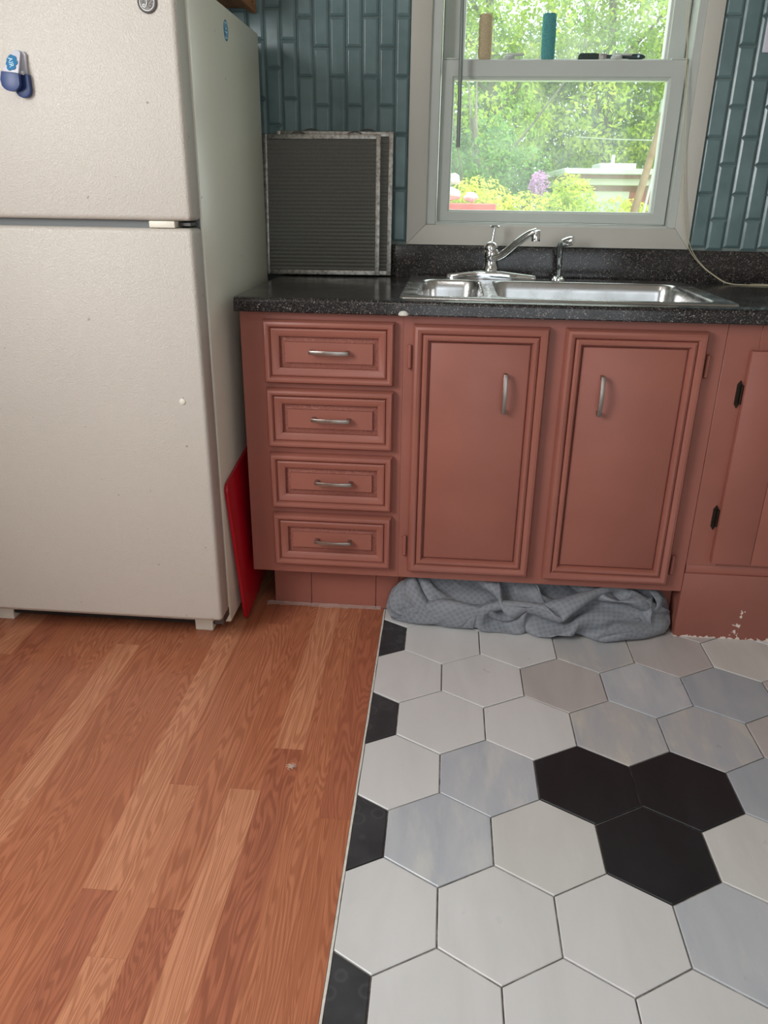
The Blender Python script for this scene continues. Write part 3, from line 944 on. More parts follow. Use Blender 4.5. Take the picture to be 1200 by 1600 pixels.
sy = thing('side_sprayer', 'chrome side sprayer standing in its holder right of the faucet', 'sprayer', (0.857, 0.545, ZS))
MB().lathe([(0.025, 0.0), (0.0245, 0.005), (0.0185, 0.009), (0.016, 0.012), (0.011, 0.012)], (0.857, 0.545, ZS+0.0006), 24).build('base_ring', CHROME, sy, 0, 2, True)
SMOKE = Mat('dark_chrome', (0.28,0.30,0.30,1), 0.14, 1.0).m
MB().tube(catmull([(0.857,0.545,ZS+0.010), (0.857,0.545,0.9500), (0.8555,0.545,0.9850), (0.8540,0.542,1.0080), (0.8570,0.538,1.0220)], 5),
          [0.0075]*6+[0.0088]*5+[0.0100]*5+[0.0108]*5, 14).build('grip', SMOKE, sy, 0, 2, True)
MB().tube([(0.8590,0.538,1.0235), (0.8640,0.532,1.0255), (0.8820,0.520,1.0310), (0.8880,0.516,1.0325)], [0.009, 0.0135, 0.0135, 0.0120], 18).build('spray_head', CHROME, sy, 0, 2, True)

# ---- refrigerator
FXR, FSEAM, FBACK, FTOP, FFR = -0.040, -0.130, 0.504, 1.5634, -0.2030
FXL = -0.79
fr = thing('refrigerator', 'almond coloured top-freezer refrigerator at the left', 'refrigerator', (-0.4, 0.15, 0))
MB().box(FXL, FXR, FSEAM+0.008, FBACK, 0.035, FTOP).build('cabinet_body', FRIDGE_SIDE, fr, 0.006, 2)
fz = MB().box(FXL, FXR, FFR, FSEAM, 1.0900, FTOP+0.004).build('freezer_door', FRIDGE, fr, 0.011, 4)
fd = MB().box(FXL, FXR, FFR, FSEAM, 0.0840, 1.0745).build('refrigerator_door', FRIDGE, fr, 0.011, 4)
g = MB()
g.box(FXL+0.01, FXR-0.006, FSEAM-0.0005, FSEAM+0.0085, 0.10, FTOP-0.006)
g.box(FXL+0.006, FXR-0.042, FFR+0.020, FSEAM, 1.0745, 1.0900)
g.build('gasket', GREY_RUBBER, fr)
hg = MB().box(FXR-0.098, FXR-0.040, FFR+0.004, FSEAM-0.001, 1.0752, 1.0893).build('hinge_cover', IVORY, fr, 0.002, 2)
MB().box(FXR-0.040, FXR-0.012, FFR+0.030, FSEAM+0.01, 1.0780, 1.0862).build('hinge_bracket', PEWTER, fr, 0.001, 1)
MB().box(-0.1480, -0.0960, -0.115, -0.060, 0.0, 0.036).build('foot', IVORY, fr, 0.004, 2)
MB().box(-0.7350, -0.6830, -0.115, -0.060, 0.0, 0.036).build('foot', IVORY, fr, 0.004, 2)
MB().box(-0.1480, -0.0960, 0.40, 0.46, 0.0, 0.036).build('foot', IVORY, fr, 0.004, 2)
MB().box(-0.7350, -0.6830, 0.40, 0.46, 0.0, 0.036).build('foot', IVORY, fr, 0.004, 2)
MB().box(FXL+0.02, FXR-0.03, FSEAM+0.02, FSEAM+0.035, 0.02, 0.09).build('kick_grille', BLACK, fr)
MB().box(FXR-0.030, FXR-0.004, FFR+0.028, FSEAM+0.012, 0.0600, 0.0845).build('hinge_bracket', PEWTER, fr, 0.001, 1)
MB().lathe([(0.0072, 0.0), (0.0070, -0.0022), (0.0055, -0.0032), (0.0005, -0.0034)], (-0.0955, FFR, 0.6860), 18, 'y').build('screw_cap', IVORY, fd, 0, 2, True)
# round maker's badge with a ring and scrolled monogram
BXc, BZc = -0.0955, 1.4960
bd = MB().lathe([(0.0195, 0.0), (0.0195, -0.0035), (0.0170, -0.0046), (0.0165, -0.0036), (0.0005, -0.0036)], (BXc, FFR, BZc), 36, 'y').build('badge', PEWTER, fz, 0, 2, True)
def ring_y(cx, cz, r, w, y, a0=0, a1=2*pi, n=28):
    return MB().tube([(cx+r*cos(a0+(a1-a0)*k/n), y, cz+r*sin(a0+(a1-a0)*k/n)) for k in range(n+1)], w, 6)
mono = MB()
for pts in (ring_y(0, 0, 0.0148, 0.0007, -0.0040),):
    mono.add([(v[0]+BXc, v[1]+FFR, v[2]+BZc) for v in pts.v], pts.f)
def scroll(P, w=0.00085):
    t = MB().tube([(BXc+a, FFR-0.0041, BZc+b) for a, b in [tuple(q)[:2] for q in catmull([(x, z, 0) for x, z in P], 5)]], w, 6)
    mono.add(t.v, t.f)
scroll([(-0.0010,0.0070), (-0.0040,0.0095), (-0.0075,0.0065), (-0.0070,0.0010), (-0.0030,-0.0005), (-0.0010,0.0030), (-0.0040,0.0045)])
scroll([(-0.0010,0.0070), (-0.0005,-0.0010), (-0.0030,-0.0080), (-0.0075,-0.0085), (-0.0085,-0.0050), (-0.0055,-0.0040), (-0.0045,-0.0065)])
scroll([(0.0075,0.0070), (0.0040,0.0095), (0.0012,0.0070), (0.0030,0.0035), (0.0060,0.0030), (0.0040,0.0015), (0.0010,-0.0015), (0.0012,-0.0070), (0.0050,-0.0095), (0.0085,-0.0065), (0.0075,-0.0030), (0.0050,-0.0050)])
scroll([(-0.0118,0.0010), (-0.0095,0.0000), (-0.0085,-0.0015)])
scroll([(0.0118,0.0010), (0.0095,0.0000), (0.0085,-0.0015)])
mono.build('monogram', PEWTER_L, bd, 0, 2, True)
# blue oval sticker on the side
st = MB()
n = 32
st.rings([[(FXR+h, 0.167+0.0195*cos(2*pi*k/n), 1.512+0.0225*sin(2*pi*k/n)) for k in range(n)] for h in (0.0, 0.0005)])
so = st.build('oval_sticker', BLUE, fr)
so['label'] = 'blue oval sticker with pale letters'
tm = text_mesh('DH', 0.026)
tm.transform(Matrix.Rotation(-pi/2, 4, 'Z'))
tm.transform(Matrix(((0,0,1,0),(1,0,0,0),(0,1,0,0),(0,0,0,1))))
o = link('letters', tm, PALEBLUE); o.location = (FXR+0.0006, 0.165, 1.512); attach(o, so)
MB().box(FXR+0.0004, FXR+0.0008, 0.1775, 0.1790, 1.4970, 1.5160).build('stripe', PALEBLUE, so)

# ---- magnetic clip on the freezer door
mc = thing('magnetic_clip', 'white and navy magnetic clip stuck to the freezer door', 'clip', (-0.395, FFR, 1.36))
def tilt_y(pts, y): return [(x, y, z) for x, z in pts]
def mk(poly, ys, mat, name, parent, bev=0.002, top_shift=0.0):
    m = MB(); m.rings([[(x, yy, z) for x, z in poly] for yy in ys]); return m.build(name, mat, parent, bev, 2)
upper = [(-0.4110,1.3735), (-0.3760,1.3690), (-0.3730,1.4080), (-0.3770,1.4125), (-0.3850,1.4135), (-0.3895,1.4095)]
mk([(x+0.006, z-0.001) for x, z in upper], (FFR-0.0002, FFR-0.008), WHITE_PL, 'back_lever', mc)
m = MB()
m.rings([[(x, FFR-0.010-(1.4135-z)*0.36, z) for x, z in upper], [(x, FFR-0.0145-(1.4135-z)*0.36, z) for x, z in upper]])
fl = m.build('front_lever', WHITE_PL, mc, 0.0012, 2)
jaw = [(-0.4120,1.3730), (-0.3762,1.3685), (-0.3770,1.3480)] + [(-0.3965+0.0200*cos(a), 1.3530+0.0165*sin(a)) for a in [-0.3-k*0.35 for k in range(8)]] + [(-0.4165,1.3580)]
m = MB()
m.rings([[(x, FFR-0.0195, z) for x, z in jaw], [(x, FFR-0.0310, z) for x, z in jaw]])
m.build('front_jaw', NAVY, mc, 0.002, 2)
bj = [(-0.4000,1.3700), (-0.3650,1.3700), (-0.3650,1.3440)] + [(-0.3815+0.0165*cos(a), 1.3420+0.0155*sin(a)) for a in [-0.1-k*0.42 for k in range(8)]]
m = MB()
m.rings([[(x, FFR-0.0002, z) for x, z in bj], [(x, FFR-0.0125, z) for x, z in bj]])
m.build('back_jaw', NAVY, mc, 0.002, 2)
MB().tube([(-0.4020, FFR-0.0165, 1.3745), (-0.3720, FFR-0.0165, 1.3715)], 0.0040, 10).build('spring_pin', WHITE_PL, mc, 0, 2, True)
# cloud badge with the word AIR running upwards
lg = Matrix.Translation((-0.3905, FFR-0.0155-(1.4135-1.389)*0.36-0.0005, 1.3885)) @ Matrix.Rotation(-math.atan(0.36), 4, 'X')
cl = MB()
for cxx, czz, r in [(1.3*q0, 1.3*q1, 1.3*q2) for q0, q1, q2 in ((-0.001,0.0085,0.0042), (0.0035,0.0065,0.0045), (0.0055,0.0005,0.0046), (-0.0035,0.0045,0.0045), (-0.0045,-0.0010,0.0045), (-0.0025,-0.0070,0.0048), (0.0030,-0.0065,0.0042), (0.0,0.0,0.0060))]:
    cl.rings([[(cxx+r*cos(2*pi*k/16), yy, czz+r*sin(2*pi*k/16)) for k in range(16)] for yy in (0.0, -0.0004-0.00003*len(cl.v)/32)])
me = cl.mesh('cloud_print'); me.transform(lg)
co_ = link('cloud_print', me, BLUE, fl)
tm = text_mesh('AIR', 0.0135, 0.0002)
tm.transform(Matrix.Rotation(-pi/2+0.25, 4, 'Z')); tm.transform(Matrix.Rotation(pi/2, 4, 'X')); tm.transform(Matrix.Translation((-0.0008, -0.0010, 0.0004)))
tm.transform(lg)
link('letters', tm, PALEBLUE, co_)
mc.location.x += 0.0075
mc.location.z -= 0.001

# ---- wooden wall cabinet over the refrigerator
uc = thing('upper_cabinet', 'raw wood wall cabinet above the refrigerator, with peg holes', 'cabinet', (-0.4, 0.45, 1.63))
RAW = Mat('raw_orange_wood', rough=0.6)
RAW.color(RAW.ramp(RAW.noise(RAW.pos((1, 0.25, 6)), 30, 4, 0.6), [(0.3, lin(150,98,62)), (0.7, lin(192,136,92))]))
m = MB()
m.box(-0.0860, -0.0680, 0.31, WY-0.012, 1.632, 2.20)
sp_ = m.build('side_panel', RAW.m, uc)
m = MB(); m.box(-0.80, -0.782, 0.31, WY-0.012, 1.632, 2.20); m.build('side_panel', RAW.m, uc)
m = MB(); m.box(-0.782, -0.086, 0.31, WY-0.012, 1.645, 1.663); m.build('bottom_panel', RAW.m, uc)
m = MB(); m.box(-0.782, -0.086, 0.31, WY-0.012, 2.182, 2.20); m.build('top_panel', RAW.m, uc)
for y in (0.425, 0.470, 0.525, 0.570):
    for z in (1.652, 1.690, 1.728):
        MB().lathe([(0.0035, 0.0), (0.0035, 0.0006), (0.0003, 0.0006)], (-0.0680, y, z), 10, 'x').build('peg_hole', BLACK, sp_)

# ---- red cutting board leaning in the gap
a = 0.135
bd_v = []
rb = MB()
pts = rrect(0.0, 0.30, 0.0, 0.44, 0.020, 4)
def bpt(u, v, t):
    # u runs back along y, v up; board tips forward by a and leans its top against the refrigerator
    y = -0.0545 + u*cos(a) - v*sin(a); z = u*sin(a) + v*cos(a)
    x = -0.0225 - 0.0160*(z/0.45) + t
    return (x, y, z + 0.0035)
rb.rings([[bpt(u, v, t) for u, v in pts] for t in (0.0, 0.009)])
o = rb.build('cutting_board', RED, None, 0.0016, 2)
tag(o, 'glossy red plastic board leaning in the gap beside the refrigerator', 'board')

# ---- range hood filters
def hood_filter(name, label, x0, x1, z0, z1, yb, yt, th):
    t = thing(name, label, 'filter', ((x0+x1)/2, yb, z0), 'range hood filters on the worktop')
    h = z1-z0; k = (yt-yb)/h
    def sh(m):
        m.v = [(x + (z-z0)*th, y + (z-z0)*k, z - (x-(x0+x1)/2)*th) for x, y, z in m.v]
        return m
    w, d = 0.0135, 0.0095
    for bar in ((x0, x0+w, z0, z1), (x1-w, x1, z0, z1), (x0+w, x1-w, z0, z0+w), (x0+w, x1-w, z1-w, z1)):
        sh(MB().box(bar[0], bar[1], yb, yb+d, bar[2], bar[3])).build('frame_bar', ALU, t, 0.0012, 2)
    m = MB()
    n = 34*6
    rows = []
    for i in range(n+1):
        z = z0+w-0.002 + (h-2*w+0.004)*i/n
        y = yb+0.0040 + 0.0020*cos(2*pi*34*i/n)
        rows.append([(x0+w-0.002, y, z), (x1-w+0.002, y, z), (x1-w+0.002, y+0.0015, z), (x0+w-0.002, y+0.0015, z)])
    sh(m.rings(rows)).build('mesh_panel', FILTERMESH, t, 0, 2, True, 80)
    for fx in (0.30, 0.78):
        xc = x0 + (x1-x0)*fx
        q = MB()
        q.tube([(xc+0.021*cos(pi*s/10), yb+d*0.5, z1-0.001+0.007*sin(pi*s/10)) for s in range(11)], 0.0016, 8, True)
        sh(q).build('pull_ring', PEWTER, t, 0, 2, True)
    return t
hood_filter('hood_filter', 'front scuffed aluminium hood filter leaning on the worktop', -0.0560, 0.3040, 0.9160, 1.3170, 0.540, 0.588, -0.008)
hood_filter('hood_filter', 'rear aluminium hood filter mostly hidden behind the front one', -0.0200, 0.3380, 0.9150, 1.3260, 0.572, 0.603, 0.0)

# ---- things on the window
def roller(name, label, x, y, z, h, r, lean, mat):
    t = thing(name, label, 'paint roller', (x, y, z), 'paint roller sleeves on the sash')
    m = MB()
    n, k = 28, 26
    rs = []
    for i in range(k+1):
        f = i/k
        e = min(1.0, (f*k/1.6), ((1-f)*k/1.6)+0.62)
        ring = []
        for j in range(n):
            aa = 2*pi*j/n
            rr = r*(0.86+0.14*min(1, e))*(1+0.05*sin(pi*f))*(1+0.10*noise.noise(Vector((cos(aa)*6, sin(aa)*6, f*26+x*9)))+0.05*random.uniform(-1,1))
            ring.append((x+lean*f*h+rr*cos(aa), y+rr*sin(aa), z+f*h))
        rs.append(ring)
    m.rings(rs)
    m.build('nap', mat, t, 0, 2, True, 60)
    MB().lathe([(r*0.5, 0.0), (r*0.5, 0.002), (r*0.36, 0.002), (r*0.36, 0.0)], (x+lean*h, y, z+h-0.001), 20).build('core', WHITE_PL, t, 0, 2, True)
roller('paint_roller_sleeve', 'tan fuzzy paint roller sleeve standing on the lower sash', 0.5985, WY+0.040, 1.5218, 0.115, 0.0185, -0.012, FUZZ_TAN)
roller('paint_roller_sleeve', 'teal fuzzy paint roller sleeve standing on the lower sash', 0.7820, WY+0.040, 1.5218, 0.116, 0.0190, -0.030, FUZZ_TEAL)

pb = thing('paint_brush', 'dark paint brush lying on the lower sash by the lock', 'brush', (0.96, WY+0.053, 1.5218))
YB = WY+0.0455
def strip(pts, y0, y1): return MB().rings([[(x, y0, z) for x, z in pts], [(x, y1, z) for x, z in pts]])
bx = [(0.8700,1.5235), (0.9270,1.5222), (0.9270,1.5395), (0.8980,1.5412), (0.8760,1.5420), (0.8725,1.5385)]
MB().rings([[(0.8705, YB, 1.5255), (0.8705, YB+0.010, 1.5255), (0.8740, YB+0.010, 1.5400), (0.8740, YB, 1.5400)],
            [(0.9000, YB-0.001, 1.5222), (0.9000, YB+0.011, 1.5222), (0.9000, YB+0.011, 1.5415), (0.9000, YB-0.001, 1.5415)],
            [(0.9310, YB, 1.5222), (0.9310, YB+0.010, 1.5222), (0.9310, YB+0.010, 1.5400), (0.9310, YB, 1.5400)]]).build('bristles', BRISTLE, pb, 0.001, 1)
for i in range(14):
    zz = 1.5240+0.0013*i
    MB().tube([(0.9250, YB+0.004, zz), (0.8705-0.004*random.random(), YB+0.004+random.uniform(-0.003,0.003), zz+random.uniform(-0.001,0.001))], [0.0008, 0.0003], 5).build('bristle_tuft', BRISTLE, pb)
MB().box(0.9300, 0.9520, YB-0.0012, YB+0.0112, 1.5220, 1.5402).build('ferrule', ALU, pb, 0.0012, 2)
hp = []
for x, zc, hh in ((0.9500,1.5310,0.0088), (0.9600,1.5312,0.0070), (0.9750,1.5318,0.0052), (0.9950,1.5326,0.0056), (1.0150,1.5330,0.0072), (1.0350,1.5330,0.0084), (1.0520,1.5326,0.0072), (1.0600,1.5322,0.0046), (1.0635,1.5320,0.0015)):
    hp.append([(x, YB+0.005+0.0055*cos(2*pi*k/14)*min(1, hh/0.006), zc+hh*sin(2*pi*k/14)) for k in range(14)])
bh = MB().rings(hp).build('brush_handle', BRUSHBLK, pb, 0, 2, True)
MB().lathe([(0.0034, 0.0), (0.0034, -0.0006), (0.0003, -0.0006)], (1.0430, YB+0.0000, 1.5330), 16, 'y').build('hang_hole', PALEBLUE, bh)

bln = thing('window_blind', 'raised window blind with a thin grey wand and a long cream cord', 'blind', (0.82, WY-0.03, 1.93))
MB().box(0.452, 1.195, WY-0.045, WY-0.007, 1.975, 2.015).build('headrail', VINYL, bln, 0.003, 2)
MB().box(0.455, 1.192, WY-0.042, WY-0.010, 1.905, 1.974).build('slat_stack', VINYL, bln, 0.004, 2)
wd = MB().tube([(0.5262, WY-0.026, 1.98), (0.5268, WY-0.028, 1.66), (0.5332, WY-0.030, 1.2835)], 0.0060, 10).build('wand', GREYROD, bln, 0, 2, True)
wd['label'] = 'thin grey tilt wand'

cdm = MB()
A = catmull([(1.1300,0.600,2.00), (1.1446,0.600,1.6575), (1.1575,0.600,1.5663), (1.1660,0.600,1.4881), (1.1790,0.600,1.375), (1.1970,0.600,1.2402), (1.2140,0.599,1.1351), (1.2365,0.5985,1.0449), (1.2560,0.5975,1.0027), (1.2950,0.590,0.9620), (1.3300,0.575,0.9360), (1.3700,0.560,0.9150), (1.4300,0.545,0.9126), (1.4750,0.540,0.9128), (1.5150,0.545,0.9126)], 6)
B = catmull([(1.1400,0.602,2.00), (1.1510,0.602,1.6575), (1.1600,0.602,1.5663), (1.1700,0.602,1.4881), (1.1860,0.601,1.375), (1.2030,0.600,1.2402), (1.2200,0.599,1.1351), (1.2430,0.5975,1.0449), (1.2640,0.596,1.0000), (1.2990,0.588,0.9610), (1.3320,0.574,0.9365), (1.3720,0.562,0.9160), (1.4200,0.556,0.9128), (1.4550,0.566,0.9126), (1.4900,0.560,0.9126), (1.5120,0.549,0.9128)], 6)
cdm.tube(A, 0.0010, 6); cdm.tube(B, 0.0010, 6)
cdm.tube(catmull([(1.4350,0.552,0.9128), (1.4480,0.575,0.9128), (1.4900,0.580,0.9128), (1.5150,0.562,0.9128)], 6), 0.0011, 6)
bc = cdm.build('cord', CORDMAT, bln, 0, 2, True)
bc['label'] = 'cream cord trailing down the casing onto the worktop'
tz = MB().tube([(1.5100,0.547,0.9165), (1.5220,0.548,0.9168), (1.5380,0.550,0.9172)], [0.003, 0.0055, 0.0056], 12)
tz.build('tassel', simple('tan_tassel', lin(150,118,84), 0.7).m, bc, 0, 2, True)

ol = thing('outlet_plate', 'white outlet cover plate on the teal tiles at the right', 'outlet', (1.405, WY, 1.60))
MB().box(1.3690, 1.4400, WY-0.0165, WY-0.0094, 1.5330, 1.6500).build('plate', WHITE_PL, ol, 0.005, 3)
for z in (1.572, 1.611):
    r_ = MB().prism(rrect(1.3895, 1.4195, z-0.0165, z+0.0165, 0.008, 4), WY-0.0175, WY-0.0164, 'y').build('receptacle', IVORY, ol)
    for xx in (1.3985, 1.4105): MB().box(xx-0.001, xx+0.001, WY-0.0178, WY-0.0174, z-0.004, z+0.006).build('slot', BLACK, r_)

# ---- bundled cloth stuffed along the toe kick: a slack sheet relaxed into the gap (position based cloth)
import numpy as np
def relax_cloth(NX=220, NS=64, it=260, seed=3):
    rng=np.random.RandomState(seed)
    Lx, Ls = 0.806*1.38, 0.235*1.55
    hx, hs = Lx/NX, Ls/NS
    u=np.linspace(0,1,NX+1)[:,None]*np.ones((1,NS+1)); v=np.ones((NX+1,1))*np.linspace(0,1,NS+1)[None]
    X0,X1=.388,1.196
    def tab(T,x): return np.interp(x,[a for a,_ in T],[b for _,b in T])
    YFR=[(0.382,0.020),(0.41,-0.004),(0.47,-0.026),(0.55,-0.038),(0.66,-0.040),(0.75,-0.054),(0.85,-0.066),(0.95,-0.066),(1.05,-0.058),(1.12,-0.036),(1.17,-0.012),(1.200,0.015)]
    HT=[(0.382,0.03),(0.395,0.075),(0.42,0.105),(0.46,0.138),(0.6,0.14),(1.1,0.14),(1.16,0.132),(1.19,0.095),(1.2,0.05)]
    YB=.056
    a=-.35+(math.pi/2+.35)*v
    x=X0+(X1-X0)*u
    def shell(x,a,k):
        yf=tab(YFR,x); h=tab(HT,x)
        sa=np.sin(a);ca=np.cos(a)
        y=YB+(yf-YB)*k*np.sign(sa)*np.abs(sa)**.8
        z=h*k*np.abs(ca)**.8
        return y,z
    y,z=shell(x,a,.82)
    def smooth(n,kx,ks):
        f=rng.randn(n.shape[0],n.shape[1])
        for ax,k in ((0,kx),(1,ks)):
            ker=np.exp(-.5*(np.arange(-3*k,3*k+1)/k)**2); ker/=ker.sum()
            f=np.apply_along_axis(lambda q:np.convolve(np.pad(q,3*k,mode='reflect'),ker,'valid'),ax,f)
        return f/f.std()
    nz=.012*smooth(u,12,10)+.004*smooth(u,6,6)
    sa,ca=np.sin(a),np.cos(a)
    P=np.stack([x+.010*smooth(u,9,9), y-sa*nz, z+ca*nz],-1)
    top=P[:,0].copy(); top[:,1]=.050; top[:,2]=np.minimum(.132,tab(HT,top[:,0])-.004)
    prev=P.copy()
    def con(A,B,rest,k):
        d=B-A; L=np.sqrt((d*d).sum(-1,keepdims=True))+1e-9
        c=d*(k*.5*(L-rest)/L); A+=c; B-=c
    hd=math.hypot(hx,hs)
    for t in range(it):
        vel=(P-prev)*.90; prev=P.copy(); P=P+vel; P[...,2]-=.00001; P[:,0]=top
        for rep in range(4):
            for o in (0,1):
                con(P[o:NX:2],P[o+1::2][:P[o:NX:2].shape[0]],hx,1.0) if True else 0
                con(P[:,o:NS:2],P[:,o+1::2][:,:P[:,o:NS:2].shape[1]],hs,1.0)
            for o in (0,1):
                A=P[o:NX:2,:-1]; n=A.shape[0]; con(A,P[o+1::2,1:][:n],hd,.25)
                A=P[o:NX:2,1:]; n=A.shape[0]; con(A,P[o+1::2,:-1][:n],hd,.25)
            for s,k in ((4,.16),(8,.08),(14,.02)):
                for o in range(s):
                    A=P[o:NX+1-s:2*s]; B=P[o+s::2*s]; n=min(len(A),len(B)); con(A[:n],B[:n],s*hx,k)
                    A=P[:,o:NS+1-s:2*s]; B=P[:,o+s::2*s]; n=min(A.shape[1],B.shape[1]); con(A[:,:n],B[:,:n],s*hs,k)
            # shell limits
            xx=np.clip(P[...,0],.382,1.199); P[...,0]=xx
            yf=tab(YFR,xx);h=tab(HT,xx)
            yy=(YB-P[...,1])/(YB-yf+1e-4); zz=P[...,2]/h
            r=(np.abs(np.maximum(yy,0))**2.4+np.abs(np.maximum(zz,0))**2.4)**(1/2.4)+1e-6
            g=np.clip(r,.66,1.03)/r
            P[...,1]=np.where(yy>0,YB-(YB-P[...,1])*g,P[...,1]); P[...,2]*=g
            P[...,2]=np.maximum(P[...,2],.003); P[...,1]=np.minimum(P[...,1],.061)
            P[...,2]=np.where(P[...,1]>-.022,np.minimum(P[...,2],.1405),P[...,2])
    return P,u*Lx,v*Ls

def cloth_surface(nx, ns, x0, x1, fun):
    m = MB(); uvs = []
    for i in range(nx+1):
        for j in range(ns+1):
            u, v = i/nx, j/ns
            m.v.append(fun(u, v)); uvs.append((u, v))
    for i in range(nx):
        for j in range(ns):
            q = i*(ns+1)+j
            m.f.append((q, q+ns+1, q+ns+2, q+1))
    me = m.mesh('cloth', 0, 2, True, 180)
    uvl = me.uv_layers.new(name='UVMap')
    for lp in me.loops: uvl.data[lp.index].uv = uvs[lp.vertex_index]
    return me
def cloth_from_grid(P, U, V):
    n, k = P.shape[0], P.shape[1]
    faces = [(i*k+j, (i+1)*k+j, (i+1)*k+j+1, i*k+j+1) for i in range(n-1) for j in range(k-1)]
    me = bpy.data.meshes.new('cloth')
    me.from_pydata(P.reshape(-1, 3).tolist(), [], faces)
    for f in me.polygons: f.use_smooth = True
    uvl = me.uv_layers.new(name='UVMap')
    uu, vv = U.reshape(-1), V.reshape(-1)
    for lp in me.loops: uvl.data[lp.index].uv = (uu[lp.vertex_index], vv[lp.vertex_index])
    return me
o = link('bundled_cloth', cloth_from_grid(*relax_cloth()), CLOTH)
sm = o.modifiers.new('smooth', 'SMOOTH'); sm.factor = 0.5; sm.iterations = 2
ss = o.modifiers.new('subdivide', 'SUBSURF'); ss.levels = 1; ss.render_levels = 1
tag(o, 'crumpled grey patterned cloth stuffed under the sink cabinet', 'cloth')

# ---- torn clear film along the toe kick, lint on the floor
FILM = Mat('cloudy_clear_film', lin(214,200,192), 0.25, 0.0, 0.6)
FILM.b.inputs['Alpha'].default_value = 0.32
def film(u, v):
    x = 0.020+0.345*u
    y = 0.064 - (0.012+0.016*abs(noise.noise(Vector((x*22, 0, 3))))+0.008*noise.noise(Vector((x*70, 0, 5))))*(1-v)
    z = 0.0020 + 0.005*v*v + 0.004*abs(noise.noise(Vector((x*46, v*4, 1))))
    return Vector((x, min(y, 0.0645), z))
tag(link('plastic_film', cloth_surface(90, 8, 0, 0, film), FILM.m), 'torn strip of cloudy plastic film along the wooden floor edge', 'film')
lt = MB()
rg = random.Random(5)
for i in range(26):
    a0 = rg.uniform(0, 2*pi); L = rg.uniform(0.006, 0.013)
    c = Vector((0.2345+rg.uniform(-0.004, 0.004), -0.6480+rg.uniform(-0.003, 0.003), 0.0020))
    lt.tube(catmull([c, c+Vector((cos(a0)*L*0.5, sin(a0)*L*0.4, rg.uniform(0.001, 0.005))), c+Vector((cos(a0+0.5)*L, sin(a0+0.5)*L*0.8, rg.uniform(0.0, 0.004)))], 3), 0.0003, 4)
tag(lt.build('lint_tuft', simple('pale_lint', lin(222,206,190), 0.95).m, None), 'small pale tuft of lint lying on the wooden floor', 'lint')

# ================================================================== OUTSIDE
struct('ground', MB().box(-40, 60, WY+0.6, 90, -1.0, -0.80), LAWN)

def leaf_cloud(name, blobs, n, size, mat, parent, seed, gap=0.9):
    r = random.Random(seed)
    m = MB()
    tot = sum(b[1][0]*b[1][1]*b[1][2] for b in blobs)
    V, F = m.v, m.f
    for c, rad in blobs:
        k = int(n*rad[0]*rad[1]*rad[2]/tot)
        for _ in range(k):
            while True:
                p = Vector((r.uniform(-1,1), r.uniform(-1,1), r.uniform(-1,1)))
                L = p.length
                if 0.35 < L < 1 and r.random() < L*L: break
            q = Vector((c[0]+p.x*rad[0], c[1]+p.y*rad[1], c[2]+p.z*rad[2]))
            if noise.noise(q*gap) < -0.28: continue
            nrm = (p + Vector((r.uniform(-1,1), r.uniform(-1,1), r.uniform(-0.4,1.2)))).normalized()
            a = nrm.orthogonal().normalized(); a.rotate(Matrix.Rotation(r.uniform(0, 2*pi), 3, nrm))
            b = nrm.cross(a)
            s = size*r.uniform(0.6, 1.3)
            i = len(V)
            V += [tuple(q-a*s), tuple(q-b*s*0.45), tuple(q+a*s), tuple(q+b*s*0.45)]
            F.append((i, i+1, i+2, i+3))
    me = bpy.data.meshes.new(name); me.from_pydata(V, [], F)
    return link(name, me, mat, parent)
def tree(label, base, trunk_top, blobs, n, size, mat, seed, tr=0.16):
    t = thing('leafy_tree', label, 'tree', base, 'trees behind the garden')
    leaf_cloud('crown', blobs, n, size, mat, t, seed)
    m = MB()
    r = random.Random(seed)
    m.tube(catmull([base, (base[0]+0.15, base[1], (base[2]+trunk_top)/2), (base[0]-0.1, base[1], trunk_top)], 5), [tr*(1-0.045*i) for i in range(11)], 9)
    for i in range(6):
        z = base[2]+(trunk_top-base[2])*(0.35+0.1*i)
        a = r.uniform(0, 2*pi)
        m.tube(catmull([(base[0], base[1], z), (base[0]+cos(a)*0.8, base[1]+sin(a)*0.8, z+0.7), (base[0]+cos(a)*1.7, base[1]+sin(a)*1.4, z+1.8)], 4), [tr*0.4*(1-0.08*k) for k in range(9)], 6)
    m.build('trunk', BARK, t, 0, 2, True)
    return t
tree('tall pale green tree filling the left half of the window', (1.2, 20, -0.8), 6.0, [((0.6,20,3.2),(2.3,1.8,2.2)), ((1.6,20.5,5.6),(2.2,1.8,1.7)), ((-1.4,20.5,4.6),(2.0,1.6,2.4)), ((0.8,20,7.4),(2.4,1.8,1.7))], 36000, 0.075, LEAF1, 11)
tree('broad green tree filling the right half of the window', (4.3, 21, -0.8), 6.0, [((4.2,21,3.4),(2.2,1.8,2.0)), ((5.6,21,5.2),(2.2,1.8,2.0)), ((6.6,21.5,3.2),(2.0,1.7,2.6)), ((5.4,21,7.4),(2.4,1.8,1.7))], 36000, 0.075, LEAF1, 12)
tree('cool green tree standing low in the centre of the window', (2.5, 23, -0.8), 4.5, [((2.6,23,2.6),(2.4,1.6,2.0)), ((0.0,23.5,2.6),(2.2,1.6,2.2)), ((5.0,23.5,2.6),(2.2,1.6,2.2)), ((2.4,23,4.6),(1.6,1.2,1.0))], 30000, 0.085, LEAF2, 13)
tree('dark green tree behind the stone heap at lower left', (0.9, 15, -0.8), 2.6, [((0.8,15,1.9),(0.95,0.8,0.9)), ((-0.4,15,2.0),(0.9,0.8,1.0)), ((1.9,15.4,1.6),(0.7,0.6,0.55))], 11000, 0.05, LEAF2, 14, 0.09)
